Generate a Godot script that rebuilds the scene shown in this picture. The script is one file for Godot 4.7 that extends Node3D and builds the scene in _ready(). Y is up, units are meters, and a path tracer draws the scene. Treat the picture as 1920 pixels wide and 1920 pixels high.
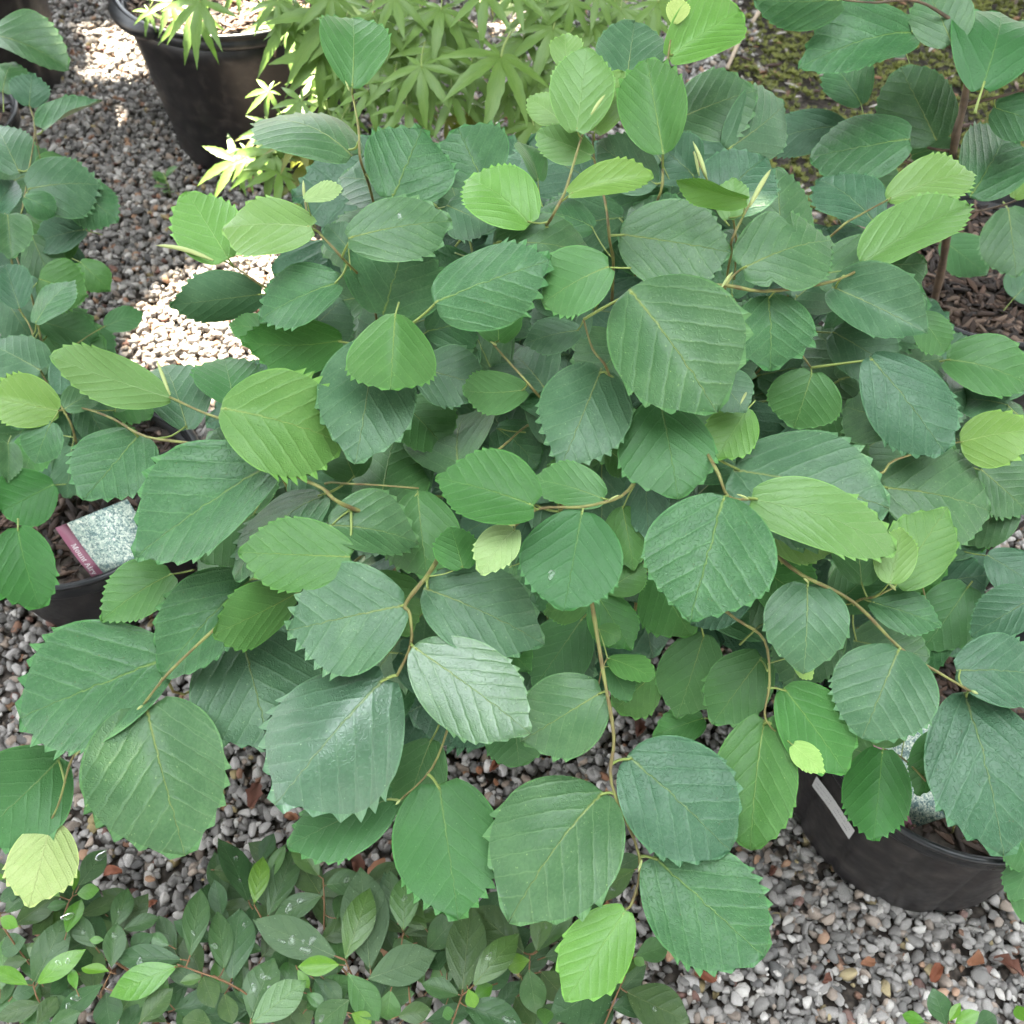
extends Node3D
# Nursery yard: potted shrubs on gravel, seen from above. Lengths in the tables are millimetres.

const MAIN_LEAVES := [
[-130,754,-788,-130,788,-863,27,87,40,59,-132,744,-794,"G"],
[-131,717,-753,-212,743,-804,30,95,0,78,-124,729,-749,"M"],
[-99,691,-727,-74,723,-783,25,79,57,78,-122,701,-747,"M"],
[-23,677,-764,-47,710,-802,0,75,66,71,-15,655,-752,"M"],
[-125,712,-647,-46,718,-668,7,85,52,54,-135,682,-661,"M",{"drop": 1, "bite": [[-1, 0.93, 0.3]]}],
[-158,701,-676,-234,701,-684,-2,95,32,56,-154,687,-685,"Y"],
[-234,662,-686,-278,678,-756,-1,97,23,58,-233,649,-691,"Y"],
[-161,720,-683,-133,723,-697,10,90,41,17,-158,688,-690,"P"],
[-212,629,-680,-283,637,-656,33,15,93,50,-197,629,-677,"M"],
[-141,660,-658,-208,646,-637,-12,95,29,58,-133,671,-667,"M"],
[-108,625,-658,-85,684,-686,-15,48,86,88,-128,638,-685,"M"],
[-59,690,-598,26,726,-606,-30,83,48,68,-76,671,-596,"M",{"ob": 1}],
[-15,694,-665,67,691,-668,5,85,52,52,29,696,-682,"M"],
[14,710,-667,-31,737,-704,19,89,42,58,30,707,-674,"Y"],
[70,724,-598,20,706,-585,-22,88,41,56,87,719,-602,"G"],
[87,686,-686,176,682,-670,-4,90,43,83,78,689,-680,"M"],
[89,689,-616,152,657,-524,-10,92,39,104,56,659,-614,"M"],
[116,620,-564,126,599,-486,-4,96,27,76,76,627,-586,"G"],
[43,738,-666,105,755,-673,-19,86,48,28,37,722,-677,"Y"],
[50,753,-725,58,800,-768,-6,67,74,51,55,744,-729,"Y"],
[66,738,-750,89,770,-792,-17,83,54,42,67,726,-755,"Y"],
[120,733,-724,106,783,-785,-21,73,65,54,122,713,-732,"G"],
[41,722,-791,14,736,-808,12,85,52,30,66,728,-762,"Y"],
[64,725,-736,20,733,-757,-1,91,41,35,67,718,-739,"Y"],
[47,728,-862,47,750,-891,-9,79,60,29,47,705,-847,"Y"],
[100,722,-849,113,739,-937,-1,98,19,63,131,753,-830,"M"],
[134,751,-841,200,774,-888,7,86,51,56,133,757,-841,"Y"],
[137,772,-857,142,786,-873,-15,77,62,20,136,763,-858,"P"],
[153,678,-868,223,702,-881,-24,90,37,79,137,660,-865,"M"],
[197,669,-833,271,677,-903,49,63,60,68,184,656,-821,"M"],
[118,706,-723,68,719,-764,-45,53,72,43,121,709,-723,"M"],
[181,724,-677,127,725,-696,-32,-20,93,29,182,696,-685,"Y"],
[177,686,-705,181,708,-733,-26,78,57,28,187,699,-695,"Y"],
[183,678,-654,262,695,-685,-5,91,40,74,182,673,-657,"M",{"bite": [[1, 0.62, 0.55], [-1, 0.2, 0.3]]}],
[179,653,-771,222,685,-805,-27,85,46,73,188,652,-743,"M"],
[332,654,-778,420,674,-809,-7,91,40,48,331,656,-774,"Y"],
[290,655,-688,395,680,-755,-12,98,18,54,289,649,-690,"Y"],
[270,634,-684,334,640,-624,-38,87,31,61,275,650,-678,"M"],
[210,647,-657,214,610,-609,-2,79,61,71,215,660,-649,"M"],
[260,628,-707,365,629,-726,5,94,33,73,272,639,-734,"M"],
[346,601,-815,303,617,-885,-7,96,26,67,356,585,-800,"M"],
[-86,694,-582,-88,672,-529,10,92,39,68,-85,689,-599,"G",{"fold": -0.5}],
[-109,639,-610,-116,618,-507,27,94,21,77,-108,631,-628,"M"],
[-218,644,-534,-128,624,-525,15,86,48,83,-203,603,-557,"G",{"yel": 1}],
[-284,588,-598,-388,606,-627,-16,45,88,49,-283,589,-598,"Y"],
[-281,544,-604,-309,565,-675,33,93,15,60,-298,561,-577,"M"],
[-404,535,-634,-456,561,-628,44,76,48,49,-403,536,-633,"Y"],
[-407,534,-622,-420,517,-589,24,83,50,36,-403,536,-633,"M"],
[-325,535,-606,-356,535,-533,21,97,9,71,-333,555,-600,"M"],
[-391,549,-623,-366,549,-650,35,88,33,27,-386,543,-628,"M"],
[-362,519,-648,-355,538,-679,17,83,53,38,-379,546,-627,"M"],
[-188,592,-523,-293,564,-458,-13,97,22,94,-183,597,-530,"M"],
[-153,559,-520,-224,557,-461,-24,94,-26,71,-138,555,-532,"M"],
[-122,569,-450,-206,574,-451,4,92,40,58,-124,579,-488,"G"],
[-289,480,-497,-340,484,-453,13,99,7,54,-276,467,-509,"G"],
[-216,491,-486,-280,488,-404,18,97,17,69,-173,511,-479,"M"],
[-169,517,-453,-221,540,-398,74,38,55,53,-179,518,-469,"G"],
[-288,446,-434,-408,432,-387,-1,97,26,109,-285,461,-400,"M"],
[-298,443,-390,-258,404,-283,15,94,29,109,-300,445,-391,"M"],
[-234,444,-465,-196,433,-362,7,99,8,111,-240,434,-482,"M"],
[-400,347,-390,-441,362,-312,64,75,19,86,-383,364,-359,"G"],
[-399,333,-338,-400,331,-270,37,93,3,58,-399,335,-338,"P"],
[-80,555,-416,-166,554,-396,7,92,38,87,-79,558,-415,"M"],
[-67,557,-431,22,554,-391,-10,95,28,70,-61,566,-439,"M"],
[-73,547,-386,14,530,-327,4,97,23,69,-75,538,-393,"M",{"wax": 1}],
[-96,514,-378,-173,495,-289,6,97,25,109,-86,519,-377,"M",{"wax": 1}],
[-97,407,-328,-179,403,-292,-8,99,-7,62,-90,412,-323,"G"],
[-68,399,-383,-91,390,-317,-9,99,11,55,-63,390,-400,"G"],
[-58,424,-332,-41,387,-238,3,93,36,87,-67,433,-337,"G",{"mid": 1}],
[71,441,-320,-8,433,-234,-16,98,-6,108,79,447,-314,"M"],
[90,454,-343,167,436,-275,-1,96,27,91,76,467,-330,"M"],
[110,406,-281,186,402,-207,-24,93,29,88,99,407,-280,"M"],
[85,412,-238,38,399,-178,-6,98,18,51,87,388,-246,"Y"],
[68,504,-371,5,483,-340,-9,89,44,64,70,512,-367,"M"],
[1,377,-414,7,353,-377,9,85,52,56,-2,374,-429,"G"],
[74,507,-399,106,518,-379,-6,92,-40,31,73,513,-395,"G"],
[76,492,-401,92,484,-375,9,97,22,23,71,509,-390,"G"],
[15,646,-439,-54,655,-462,3,96,27,56,19,615,-460,"Y",{"mid": 1}],
[2,625,-434,-21,627,-403,7,100,-1,31,2,606,-451,"P"],
[51,614,-459,36,597,-385,-7,98,21,74,52,615,-462,"G",{"mid": 1, "drop": 1}],
[68,607,-476,14,611,-498,-6,95,30,36,72,616,-468,"G"],
[71,628,-591,38,612,-506,14,96,23,73,76,627,-586,"M"],
[-46,538,-562,-51,541,-644,-46,89,7,91,-35,560,-544,"M"],
[-79,601,-620,-25,604,-599,-21,88,42,55,-96,588,-626,"M"],
[10,619,-576,-44,607,-582,-20,48,85,37,12,630,-573,"G"],
[28,570,-628,-1,574,-678,-12,98,14,69,35,552,-609,"M"],
[-11,612,-639,-12,640,-655,-14,49,86,41,-15,645,-602,"G"],
[54,642,-621,10,645,-608,15,94,30,33,56,659,-614,"M"],
[-78,544,-536,-70,526,-467,-9,96,26,66,-101,528,-510,"G"],
[-141,573,-478,-70,557,-481,23,96,14,56,-124,579,-488,"M"],
[-113,511,-543,-105,529,-625,-1,98,21,77,-90,503,-521,"G"],
[-36,579,-433,-46,586,-469,6,98,18,34,-63,575,-428,"G"],
[-129,554,-541,-147,564,-579,8,97,21,45,-138,555,-532,"G"],
[73,560,-561,29,549,-558,-25,95,-20,36,52,569,-557,"G"],
[80,556,-570,103,548,-551,2,93,36,32,52,569,-557,"G"],
[113,555,-555,103,549,-489,-52,86,1,44,107,541,-549,"M"],
[90,543,-520,98,523,-471,-6,92,40,39,99,562,-527,"G"],
[157,610,-477,126,581,-389,-15,95,26,95,162,600,-484,"M"],
[181,561,-544,284,594,-488,-40,89,22,102,148,580,-556,"M"],
[179,602,-481,287,604,-445,-11,95,30,53,178,596,-485,"Y",{"fold": -0.12, "a": 0.82}],
[202,548,-497,253,553,-471,-32,84,44,47,218,521,-477,"Y"],
[287,499,-472,293,508,-535,-24,96,12,45,292,493,-462,"G"],
[291,543,-443,306,561,-488,-24,93,29,32,288,516,-449,"Y"],
[309,512,-463,356,542,-520,-25,92,29,54,306,515,-459,"G",{"yel": 1}],
[229,539,-446,221,521,-383,-16,95,26,64,230,542,-448,"M"],
[297,486,-464,351,487,-442,-11,97,23,39,294,481,-469,"M"],
[310,485,-420,273,466,-356,-22,96,16,81,313,480,-423,"M"],
[374,438,-427,447,448,-421,-15,94,30,64,373,440,-411,"M"],
[455,449,-492,404,423,-472,-35,89,29,44,470,445,-498,"M"],
[435,435,-548,467,436,-517,-23,96,19,45,422,422,-561,"M"],
[389,410,-422,395,397,-292,-23,97,11,99,382,434,-409,"M"],
[296,610,-625,350,582,-547,-17,88,44,70,256,583,-639,"M"],
[256,583,-633,242,550,-599,-23,74,63,63,256,583,-639,"G"],
[193,591,-584,164,573,-543,-4,92,38,43,202,585,-598,"Y"],
[162,621,-594,184,613,-559,-20,92,34,38,153,613,-609,"M"],
[315,527,-553,405,533,-532,-14,94,30,92,281,534,-557,"M"],
[381,548,-585,430,579,-576,-54,83,9,56,377,555,-579,"Y"],
[335,544,-606,294,544,-636,-27,89,36,59,359,559,-570,"M"],
[416,516,-721,485,531,-683,-33,92,23,65,401,501,-729,"G"],
[205,438,-381,180,419,-285,-39,92,8,70,207,447,-373,"G"],
[219,461,-398,269,427,-339,6,89,45,62,204,469,-393,"G"],
[220,455,-351,242,450,-330,5,98,20,22,214,441,-370,"P"],
[210,446,-435,166,420,-387,-20,93,32,54,203,479,-403,"G"],
[173,406,-482,146,378,-414,-8,93,35,61,159,449,-498,"G"],
[196,488,-474,147,478,-447,-6,97,25,37,168,486,-459,"M"],
[69,494,-467,97,477,-423,-1,92,38,41,55,526,-481,"G"],
[61,498,-456,26,493,-448,0,82,58,29,55,526,-481,"G"],
[77,503,-464,108,516,-479,-23,90,36,30,55,526,-481,"G"],
[68,504,-427,84,510,-416,-37,93,4,19,73,513,-395,"G"],
[-14,472,-439,15,467,-410,-15,94,30,34,-27,462,-452,"G"],
[63,423,-488,20,405,-429,11,92,37,57,73,416,-502,"G"],
[225,482,-415,240,475,-398,-7,91,41,15,203,483,-407,"P"],
[477,441,-607,426,408,-584,-30,81,51,50,491,439,-613,"M"],
[432,392,-543,385,367,-488,-9,93,35,57,444,386,-556,"G"],
[175,346,-429,128,345,-413,5,97,26,33,192,335,-435,"G"],
[-56,670,-747,-14,668,-720,-18,92,35,50,-71,659,-757,"M"],
[69,664,-725,24,677,-740,17,94,31,45,83,653,-699,"M"],
[-143,606,-647,-226,609,-631,19,22,96,56,-125,593,-650,"G"],
[-238,563,-615,-255,571,-672,22,97,7,58,-231,545,-572,"G"],
[-201,606,-656,-243,613,-666,7,91,41,28,-192,619,-682,"G"],
[-133,670,-686,-150,687,-699,29,76,58,29,-132,660,-673,"M"],
[23,679,-770,11,699,-807,64,74,21,34,28,658,-755,"G"],
[374,565,-728,399,552,-696,-12,89,45,37,364,559,-742,"G"],
[139,635,-730,102,655,-774,-30,75,59,67,116,648,-740,"M"],
[163,660,-805,132,682,-821,12,68,72,53,176,638,-798,"M"],
[65,608,-698,17,594,-672,-2,90,44,57,89,619,-721,"M"],
[-74,595,-672,-27,594,-688,19,84,51,56,-91,584,-667,"M"],
[-187,581,-674,-151,595,-715,15,89,43,56,-182,600,-692,"M"],
[132,677,-804,104,694,-836,-9,85,52,46,143,658,-791,"M"],
[153,547,-616,199,577,-640,-12,74,66,59,145,556,-595,"M"],
[273,497,-598,308,527,-637,-20,85,49,60,271,507,-577,"G"],
[295,557,-714,344,558,-663,-32,90,30,59,282,545,-727,"M"],
[259,579,-733,308,606,-763,-7,79,60,63,260,588,-752,"M"],
[306,404,-476,371,404,-459,-10,91,40,57,302,436,-495,"M"],
[285,427,-496,327,456,-523,-20,81,55,49,302,436,-495,"G"],
[219,450,-526,260,449,-485,-28,91,30,56,210,488,-516,"G"],
[129,438,-523,157,415,-473,-30,79,53,61,118,434,-532,"G"],
[-150,425,-474,-183,412,-417,-3,98,21,68,-141,417,-490,"G"],
[-27,458,-455,19,476,-481,-17,92,34,50,-39,417,-431,"M"],
[-121,460,-508,-83,431,-469,34,89,32,52,-154,490,-508,"G"],
[-186,517,-581,-143,515,-533,-14,98,15,54,-208,506,-591,"M"],
[-226,486,-558,-267,482,-513,25,92,31,55,-208,506,-591,"G"],
[-274,489,-618,-323,492,-570,17,98,11,59,-261,476,-630,"M"],
[-14,519,-629,25,508,-600,10,97,23,51,12,522,-620,"M"],
[37,551,-612,18,568,-649,-8,89,45,45,35,552,-609,"M"],
[-37,635,-723,1,613,-691,15,89,43,64,-50,630,-734,"M"],
[104,574,-681,63,568,-633,-5,99,10,61,125,610,-696,"M"],
[204,519,-579,160,523,-614,-7,98,19,62,218,506,-568,"M"],
[233,572,-684,201,589,-723,-14,86,50,51,230,576,-692,"M"],
[442,462,-628,483,447,-587,-12,88,46,60,430,455,-640,"M"],
[383,497,-678,444,504,-699,7,87,48,60,367,483,-672,"M"],
[402,490,-643,363,471,-606,-26,94,20,53,414,484,-655,"G"],
[-94,548,-629,-54,533,-590,13,97,22,59,-106,540,-641,"G"],
[170,493,-529,132,491,-580,-14,99,5,55,210,488,-516,"M"],
[0,472,-510,-38,458,-485,-4,89,45,45,14,466,-520,"G"],
[228,362,-383,267,371,-426,-13,99,11,43,216,347,-370,"G"],
[130,382,-456,91,356,-431,-24,84,49,46,143,378,-465,"G"],
[471,495,-680,430,491,-698,-22,93,29,54,487,484,-672,"M"],
[103,549,-627,60,516,-592,-3,75,66,55,88,551,-625,"G"],
[-43,571,-685,-65,567,-627,-4,100,5,49,-36,560,-702,"M"],
[18,617,-688,61,614,-692,10,95,29,52,23,642,-722,"M"],
[272,477,-821,331,535,-905,-13,85,51,83,263,456,-808,"M"],
[256,472,-711,336,474,-682,-12,96,26,77,239,459,-717,"M"],
[65,412,-618,85,409,-765,-16,99,-4,94,62,401,-600,"M"],
[-114,574,-849,-193,563,-835,-5,91,42,65,-97,564,-852,"M"],
[33,379,-519,44,386,-416,-14,99,-4,73,31,366,-537,"M"],
[204,571,-745,209,609,-814,-15,87,48,65,222,548,-740,"M"],
[-78,340,-560,-148,301,-489,-5,90,44,93,-66,334,-572,"M"],
[-197,431,-666,-306,439,-685,5,99,10,104,-179,418,-663,"M"],
[-80,551,-803,-59,595,-887,-25,88,40,92,-84,530,-788,"M"],
[99,471,-570,175,479,-579,-6,95,31,66,118,467,-525,"M"],
[-40,611,-799,26,626,-861,10,93,34,75,-53,596,-787,"M"],
[330,336,-670,430,365,-640,-34,89,31,109,313,320,-675,"M"],
[64,621,-801,167,605,-788,3,75,66,85,47,611,-803,"M"],
[108,469,-714,145,482,-822,54,79,28,74,103,454,-697,"M"],
[-24,460,-530,-102,448,-509,-6,95,32,63,-6,451,-534,"M"],
[397,377,-598,467,422,-643,-17,81,56,84,383,356,-590,"M"],
[9,427,-680,-101,426,-720,-15,90,41,87,26,415,-674,"M"],
[19,400,-571,-9,364,-485,-17,93,33,87,24,395,-587,"M"],
[-153,487,-703,-180,518,-796,3,95,32,82,-148,469,-686,"M"],
[-10,545,-791,-99,546,-757,9,98,20,102,6,533,-798,"M"],
[40,298,-547,132,303,-504,-15,97,20,84,24,285,-555,"M"],
[-42,291,-542,41,271,-498,17,98,13,86,-58,283,-550,"M"],
[-104,328,-624,-156,303,-532,-18,97,16,102,-95,321,-639,"M"],
[-25,475,-770,-103,454,-749,-6,82,57,64,-8,467,-775,"M"],
[156,429,-660,154,436,-797,46,88,4,105,157,416,-642,"M"],
[18,478,-623,59,446,-561,13,92,37,61,20,503,-645,"M"],
[244,317,-541,320,328,-592,4,97,26,75,229,303,-531,"M"],
[306,483,-620,375,500,-657,-8,95,29,56,291,467,-611,"M"],
[-121,512,-760,-128,566,-844,7,84,54,71,-120,490,-745,"M"],
[-148,415,-616,-225,410,-578,20,83,52,79,-132,404,-624,"M"],
[283,489,-600,285,448,-534,-35,79,50,62,271,507,-577,"M"],
[-203,372,-630,-275,409,-671,6,79,60,82,-188,353,-621,"M"],
[-183,363,-592,-257,361,-554,21,87,45,72,-167,351,-600,"M"],
[120,540,-888,200,591,-921,-30,80,51,100,105,519,-882,"M"],
[344,505,-686,291,522,-768,-30,88,38,71,354,489,-671,"M"],
[72,570,-728,166,583,-704,-23,89,39,77,90,608,-728,"M"],
[-86,326,-605,-82,317,-508,16,98,8,70,-87,315,-623,"M"],
[15,371,-571,-74,386,-628,-18,85,50,91,30,357,-561,"M"],
[148,536,-685,234,551,-711,2,84,55,79,131,521,-680,"M"],
[-85,495,-565,-124,519,-670,-11,96,26,74,-90,503,-521,"M"],
[251,458,-758,339,466,-772,-3,95,31,85,234,445,-755,"M"],
[205,434,-728,295,456,-755,-10,90,42,73,188,418,-723,"M"],
[61,442,-587,135,420,-522,6,97,25,98,44,463,-576,"M"],
[203,293,-572,288,307,-575,-12,88,46,64,185,278,-571,"M"],
[84,617,-853,9,629,-913,-31,78,55,74,98,602,-842,"M"],
[-85,508,-714,-167,504,-725,-10,90,43,62,-67,497,-712,"M"],
[-100,262,-516,-193,258,-485,-2,100,5,91,-82,250,-522,"M"],
[-87,453,-694,-191,458,-736,-13,90,42,97,-71,441,-687,"M"],
[153,442,-538,229,446,-534,-6,98,21,73,118,434,-532,"M"],
[382,381,-611,422,434,-707,-19,89,41,80,375,361,-596,"M"],
[110,377,-598,139,354,-496,12,98,18,95,105,368,-615,"M"],
[387,470,-762,466,456,-703,-20,85,48,93,372,461,-773,"M"],
[-215,409,-595,-312,384,-555,-10,93,35,96,-198,401,-601,"M"],
[208,471,-694,266,441,-647,6,87,48,70,195,465,-705,"M"],
[111,550,-875,116,590,-969,-8,92,39,69,110,531,-858,"M"],
[218,369,-573,305,407,-617,-16,88,45,85,203,350,-565,"M"],
[33,438,-579,46,405,-501,8,92,38,76,44,463,-576,"M"],
[289,354,-531,370,394,-574,-41,91,9,79,275,335,-523,"M"],
[163,460,-590,223,492,-630,-35,92,20,69,149,441,-581,"M"],
[237,545,-885,215,583,-977,-3,92,38,74,241,527,-869,"M"],
[-77,446,-611,-169,436,-585,-10,99,2,96,-60,436,-616,"M"],
[83,494,-631,78,453,-532,-29,89,36,82,84,489,-647,"M"],
[-71,612,-829,-161,643,-855,23,93,28,107,-54,595,-824,"M"],
[122,403,-576,185,403,-514,-16,97,16,70,118,418,-536,"M"],
[101,631,-784,9,612,-789,-20,91,36,80,114,625,-751,"M"],
[-141,560,-759,-210,569,-726,22,95,22,67,-125,547,-767,"M"],
[-3,442,-706,-6,485,-784,-18,86,48,80,-3,421,-690,"M"],
[-246,321,-562,-360,318,-553,-4,100,-6,122,-228,310,-564,"M"],
[-44,587,-826,-72,629,-899,-16,83,53,66,-38,567,-811,"M"],
[239,367,-655,328,412,-673,-33,83,45,85,223,347,-652,"M"],
[222,522,-722,259,579,-803,-20,84,50,84,222,548,-740,"M"],
[68,536,-762,14,582,-851,0,89,46,86,77,517,-748,"M"],
[-171,320,-509,-276,328,-530,2,97,25,79,-153,307,-506,"M"],
[329,290,-581,403,295,-520,-39,83,41,80,316,277,-592,"M"],
[-45,525,-756,31,562,-799,-21,90,39,92,-60,506,-748,"M"],
[-126,514,-649,-220,515,-637,6,92,39,83,-108,501,-651,"M"],
[250,597,-773,251,638,-856,5,89,44,76,260,588,-752,"M"],
[-9,421,-628,-78,436,-668,-2,93,37,65,6,406,-619,"M"],
[328,286,-586,281,258,-506,-30,94,15,73,337,279,-601,"M"],
[31,526,-603,51,575,-667,-2,80,60,62,37,540,-616,"M"],
[-65,428,-666,-73,398,-586,-20,92,33,74,-63,422,-683,"M"],
[395,416,-741,459,425,-695,-32,91,27,82,380,402,-751,"M"],
[-143,281,-526,-241,290,-529,9,100,3,90,-125,268,-526,"M"],
[250,471,-636,338,475,-648,4,84,55,64,233,458,-634,"M"],
[165,542,-704,208,579,-782,-4,91,41,81,157,523,-689,"M"],
[311,507,-702,417,516,-726,-3,97,25,101,294,494,-698,"M"],
[-274,458,-569,-238,494,-641,19,83,52,75,-281,438,-554,"M"],
[-59,594,-695,-148,565,-691,-24,82,53,86,-42,588,-696,"M"],
[312,510,-753,396,560,-768,-32,73,61,88,296,489,-750,"M"],
[39,458,-622,-45,442,-565,21,82,54,76,44,463,-576,"M"],
[-111,321,-512,-32,300,-489,18,95,27,64,-128,314,-517,"M"],
[85,415,-665,151,440,-730,-3,94,33,86,72,399,-653,"M"],
[-14,557,-650,-54,614,-719,11,80,59,75,-6,535,-637,"M"],
[17,470,-578,-21,513,-668,-8,88,46,89,44,463,-576,"M"],
[51,474,-589,18,512,-689,2,94,35,92,44,463,-576,"M"],
[405,416,-744,467,427,-712,-28,94,20,69,389,401,-752,"M"],
[428,349,-653,468,348,-611,-12,99,12,54,416,337,-666,"M"],
[418,357,-526,367,348,-480,-38,89,-26,50,432,347,-537,"M"],
[385,441,-648,440,433,-613,-15,89,44,51,370,431,-657,"M"],
[453,380,-632,495,418,-666,-23,78,58,52,441,358,-623,"M"],
[472,412,-734,487,432,-812,39,87,31,63,469,395,-717,"G"],
[490,383,-719,536,420,-769,-31,88,37,61,479,362,-708,"M"],
[482,426,-643,498,458,-694,-26,85,45,46,477,405,-629,"G"],
[402,371,-559,452,397,-553,-46,86,23,56,386,351,-561,"M"],
[455,317,-602,422,293,-519,-32,93,15,68,461,310,-619,"M"],
[486,417,-784,554,445,-800,-28,89,36,61,470,399,-779,"M"],
[372,420,-596,384,389,-527,-2,91,41,65,369,416,-613,"G"],
[429,430,-705,493,422,-682,-8,84,53,66,412,420,-711,"M"],
[493,388,-660,438,358,-609,-25,93,28,61,505,383,-671,"G"],
[454,436,-756,455,469,-817,-70,63,34,56,454,415,-740,"M"],
[377,436,-621,391,411,-572,-10,87,49,43,372,433,-636,"M"]]
const MAIN_TWIGS := [
[1.6,[[-133,746,-799],[-125,733,-761],[-122,722,-733],[-123,649,-779],[-116,486,-796],[6,383,-835],[75,190,-865]]],
[1.5,[[-269,645,-717],[-237,649,-695],[-206,649,-667],[-172,580,-702],[-154,439,-719],[-30,354,-811],[47,190,-869]]],
[1.6,[[-169,696,-716],[-162,689,-695],[-135,682,-661],[-122,605,-702],[-109,455,-721],[26,365,-825],[106,190,-892]]],
[1.6,[[68,754,-758],[57,747,-736],[49,737,-711],[41,726,-685],[31,717,-666],[23,642,-722],[24,482,-744],[71,380,-852],[98,190,-922]]],
[1.7,[[66,728,-762],[67,718,-739],[75,702,-706],[78,687,-676],[90,608,-728],[92,457,-746],[68,365,-813],[55,190,-859]]],
[1.6,[[137,765,-864],[130,751,-824],[123,719,-746],[120,706,-714],[114,625,-751],[109,467,-766],[55,373,-833],[24,190,-877]]],
[1.3,[[146,727,-737],[158,713,-714],[200,628,-755],[206,472,-769],[141,374,-827],[109,190,-865]]],
[1.5,[[209,709,-735],[192,702,-705],[174,692,-670],[191,620,-728],[191,468,-751],[123,370,-859],[87,190,-930]]],
[2,[[291,650,-693],[284,649,-683],[253,653,-664],[200,663,-643],[159,674,-637],[125,610,-696],[114,464,-718],[82,366,-796],[58,190,-849]]],
[1.5,[[331,656,-774],[299,659,-747],[277,659,-727],[260,588,-752],[245,441,-764],[107,357,-819],[25,190,-855]]],
[1.7,[[185,673,-660],[175,672,-650],[164,668,-636],[154,595,-686],[149,449,-708],[117,360,-817],[97,190,-887]]],
[1.5,[[-15,645,-602],[-6,640,-592],[19,627,-565],[37,540,-616],[44,410,-640],[74,337,-808],[94,190,-911]]],
[1.6,[[56,659,-614],[63,647,-593],[74,639,-579],[88,551,-625],[91,416,-646],[70,342,-780],[60,190,-863]]],
[2,[[-283,589,-598],[-236,596,-568],[-209,605,-564],[-173,594,-516],[-144,594,-496],[-129,592,-483],[-90,503,-521],[-76,384,-545],[-9,322,-754],[35,190,-880]]],
[1.6,[[-403,536,-633],[-379,546,-627],[-344,554,-607],[-307,559,-581],[-248,574,-557],[-208,506,-591],[-184,387,-612],[-2,323,-781],[109,190,-884]]],
[1.4,[[-72,586,-503],[-125,579,-513],[-168,494,-578],[-166,380,-605],[-3,317,-794],[85,190,-910]]],
[2,[[-300,445,-391],[-274,473,-406],[-232,509,-425],[-197,538,-439],[-154,490,-508],[-134,385,-542],[-9,316,-761],[69,190,-897]]],
[1.6,[[-399,335,-338],[-389,351,-349],[-375,381,-372],[-356,399,-380],[-318,374,-450],[-294,309,-488],[-99,267,-742],[19,190,-899]]],
[2.2,[[-86,519,-377],[-75,538,-393],[-76,553,-410],[-79,558,-415],[-63,575,-428],[-49,510,-505],[-40,395,-538],[46,325,-747],[97,190,-878]]],
[1.5,[[-90,412,-323],[-63,437,-340],[-47,471,-366],[-37,408,-441],[-30,324,-479],[46,282,-748],[91,190,-913]]],
[2,[[87,388,-246],[93,391,-251],[99,407,-280],[76,454,-319],[77,484,-344],[68,523,-377],[61,552,-406],[57,567,-420],[53,509,-506],[53,397,-540],[57,324,-736],[58,190,-860]]],
[1.8,[[2,606,-451],[19,615,-460],[52,615,-462],[80,616,-471],[107,541,-549],[110,415,-580],[71,337,-775],[51,190,-897]]],
[2,[[180,595,-485],[162,600,-484],[152,613,-503],[145,556,-595],[142,430,-626],[118,344,-768],[104,190,-861]]],
[2,[[382,434,-409],[350,455,-415],[313,480,-423],[269,519,-442],[224,546,-449],[210,488,-516],[201,379,-551],[128,315,-795],[84,190,-945]]],
[1.6,[[306,515,-459],[288,516,-449],[302,436,-495],[295,336,-522],[147,293,-735],[64,190,-865]]],
[1.6,[[377,555,-579],[311,570,-546],[293,570,-530],[271,507,-577],[256,389,-603],[114,323,-772],[29,190,-877]]],
[1.6,[[228,429,-364],[203,450,-375],[205,472,-396],[200,496,-421],[176,513,-430],[159,449,-498],[152,351,-531],[124,299,-748],[106,190,-883]]],
[1.2,[[336,491,-531],[361,447,-494],[343,444,-479],[345,377,-534],[336,297,-564],[180,268,-781],[91,190,-915]]],
[1.4,[[256,583,-639],[237,598,-655],[222,548,-740],[211,425,-765],[117,340,-816],[61,190,-856]]],
[1,[[73,513,-395],[68,506,-387],[57,393,-391],[45,323,-717],[33,190,-894]]],
[1.6,[[-35,560,-544],[-9,570,-559],[20,503,-645],[29,391,-672],[68,321,-797],[94,190,-880]]],
[2,[[52,569,-557],[43,557,-535],[44,463,-576],[45,353,-600],[60,304,-809],[69,190,-935]]],
[2,[[123,551,-540],[118,533,-510],[118,418,-536],[116,320,-555],[90,286,-749],[76,190,-863]]]]
const MAIN_BUDS := [
[-244,666,-678,-300,657,-709,4.66],
[-163,716,-690,-164,725,-702,2.68],
[60,771,-718,71,780,-731,2.83],
[151,732,-693,140,750,-716,3.53],
[185,716,-680,205,727,-714,4.44],
[-270,618,-572,-284,629,-601,3.35],
[-132,754,-782,-135,760,-787,1.89],
[-12,654,-590,-17,659,-589,2.09],
[-86,441,-312,-89,443,-307,2.14],
[-348,415,-373,-363,404,-364,2.43],
[98,430,-270,94,431,-260,2.13],
[301,527,-448,293,537,-447,2.69],
[369,461,-395,374,461,-392,2.85],
[2,640,-426,-4,646,-423,2.92],
[170,689,-634,158,689,-613,2.59],
[-293,463,-381,-297,463,-377,2.28],
[172,618,-466,161,627,-464,1.99],
[182,629,-564,175,630,-550,2.35],
[224,555,-436,218,564,-434,1.89],
[146,730,-700,142,742,-716,2.67],
[68,636,-451,75,642,-451,1.7]]
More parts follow.
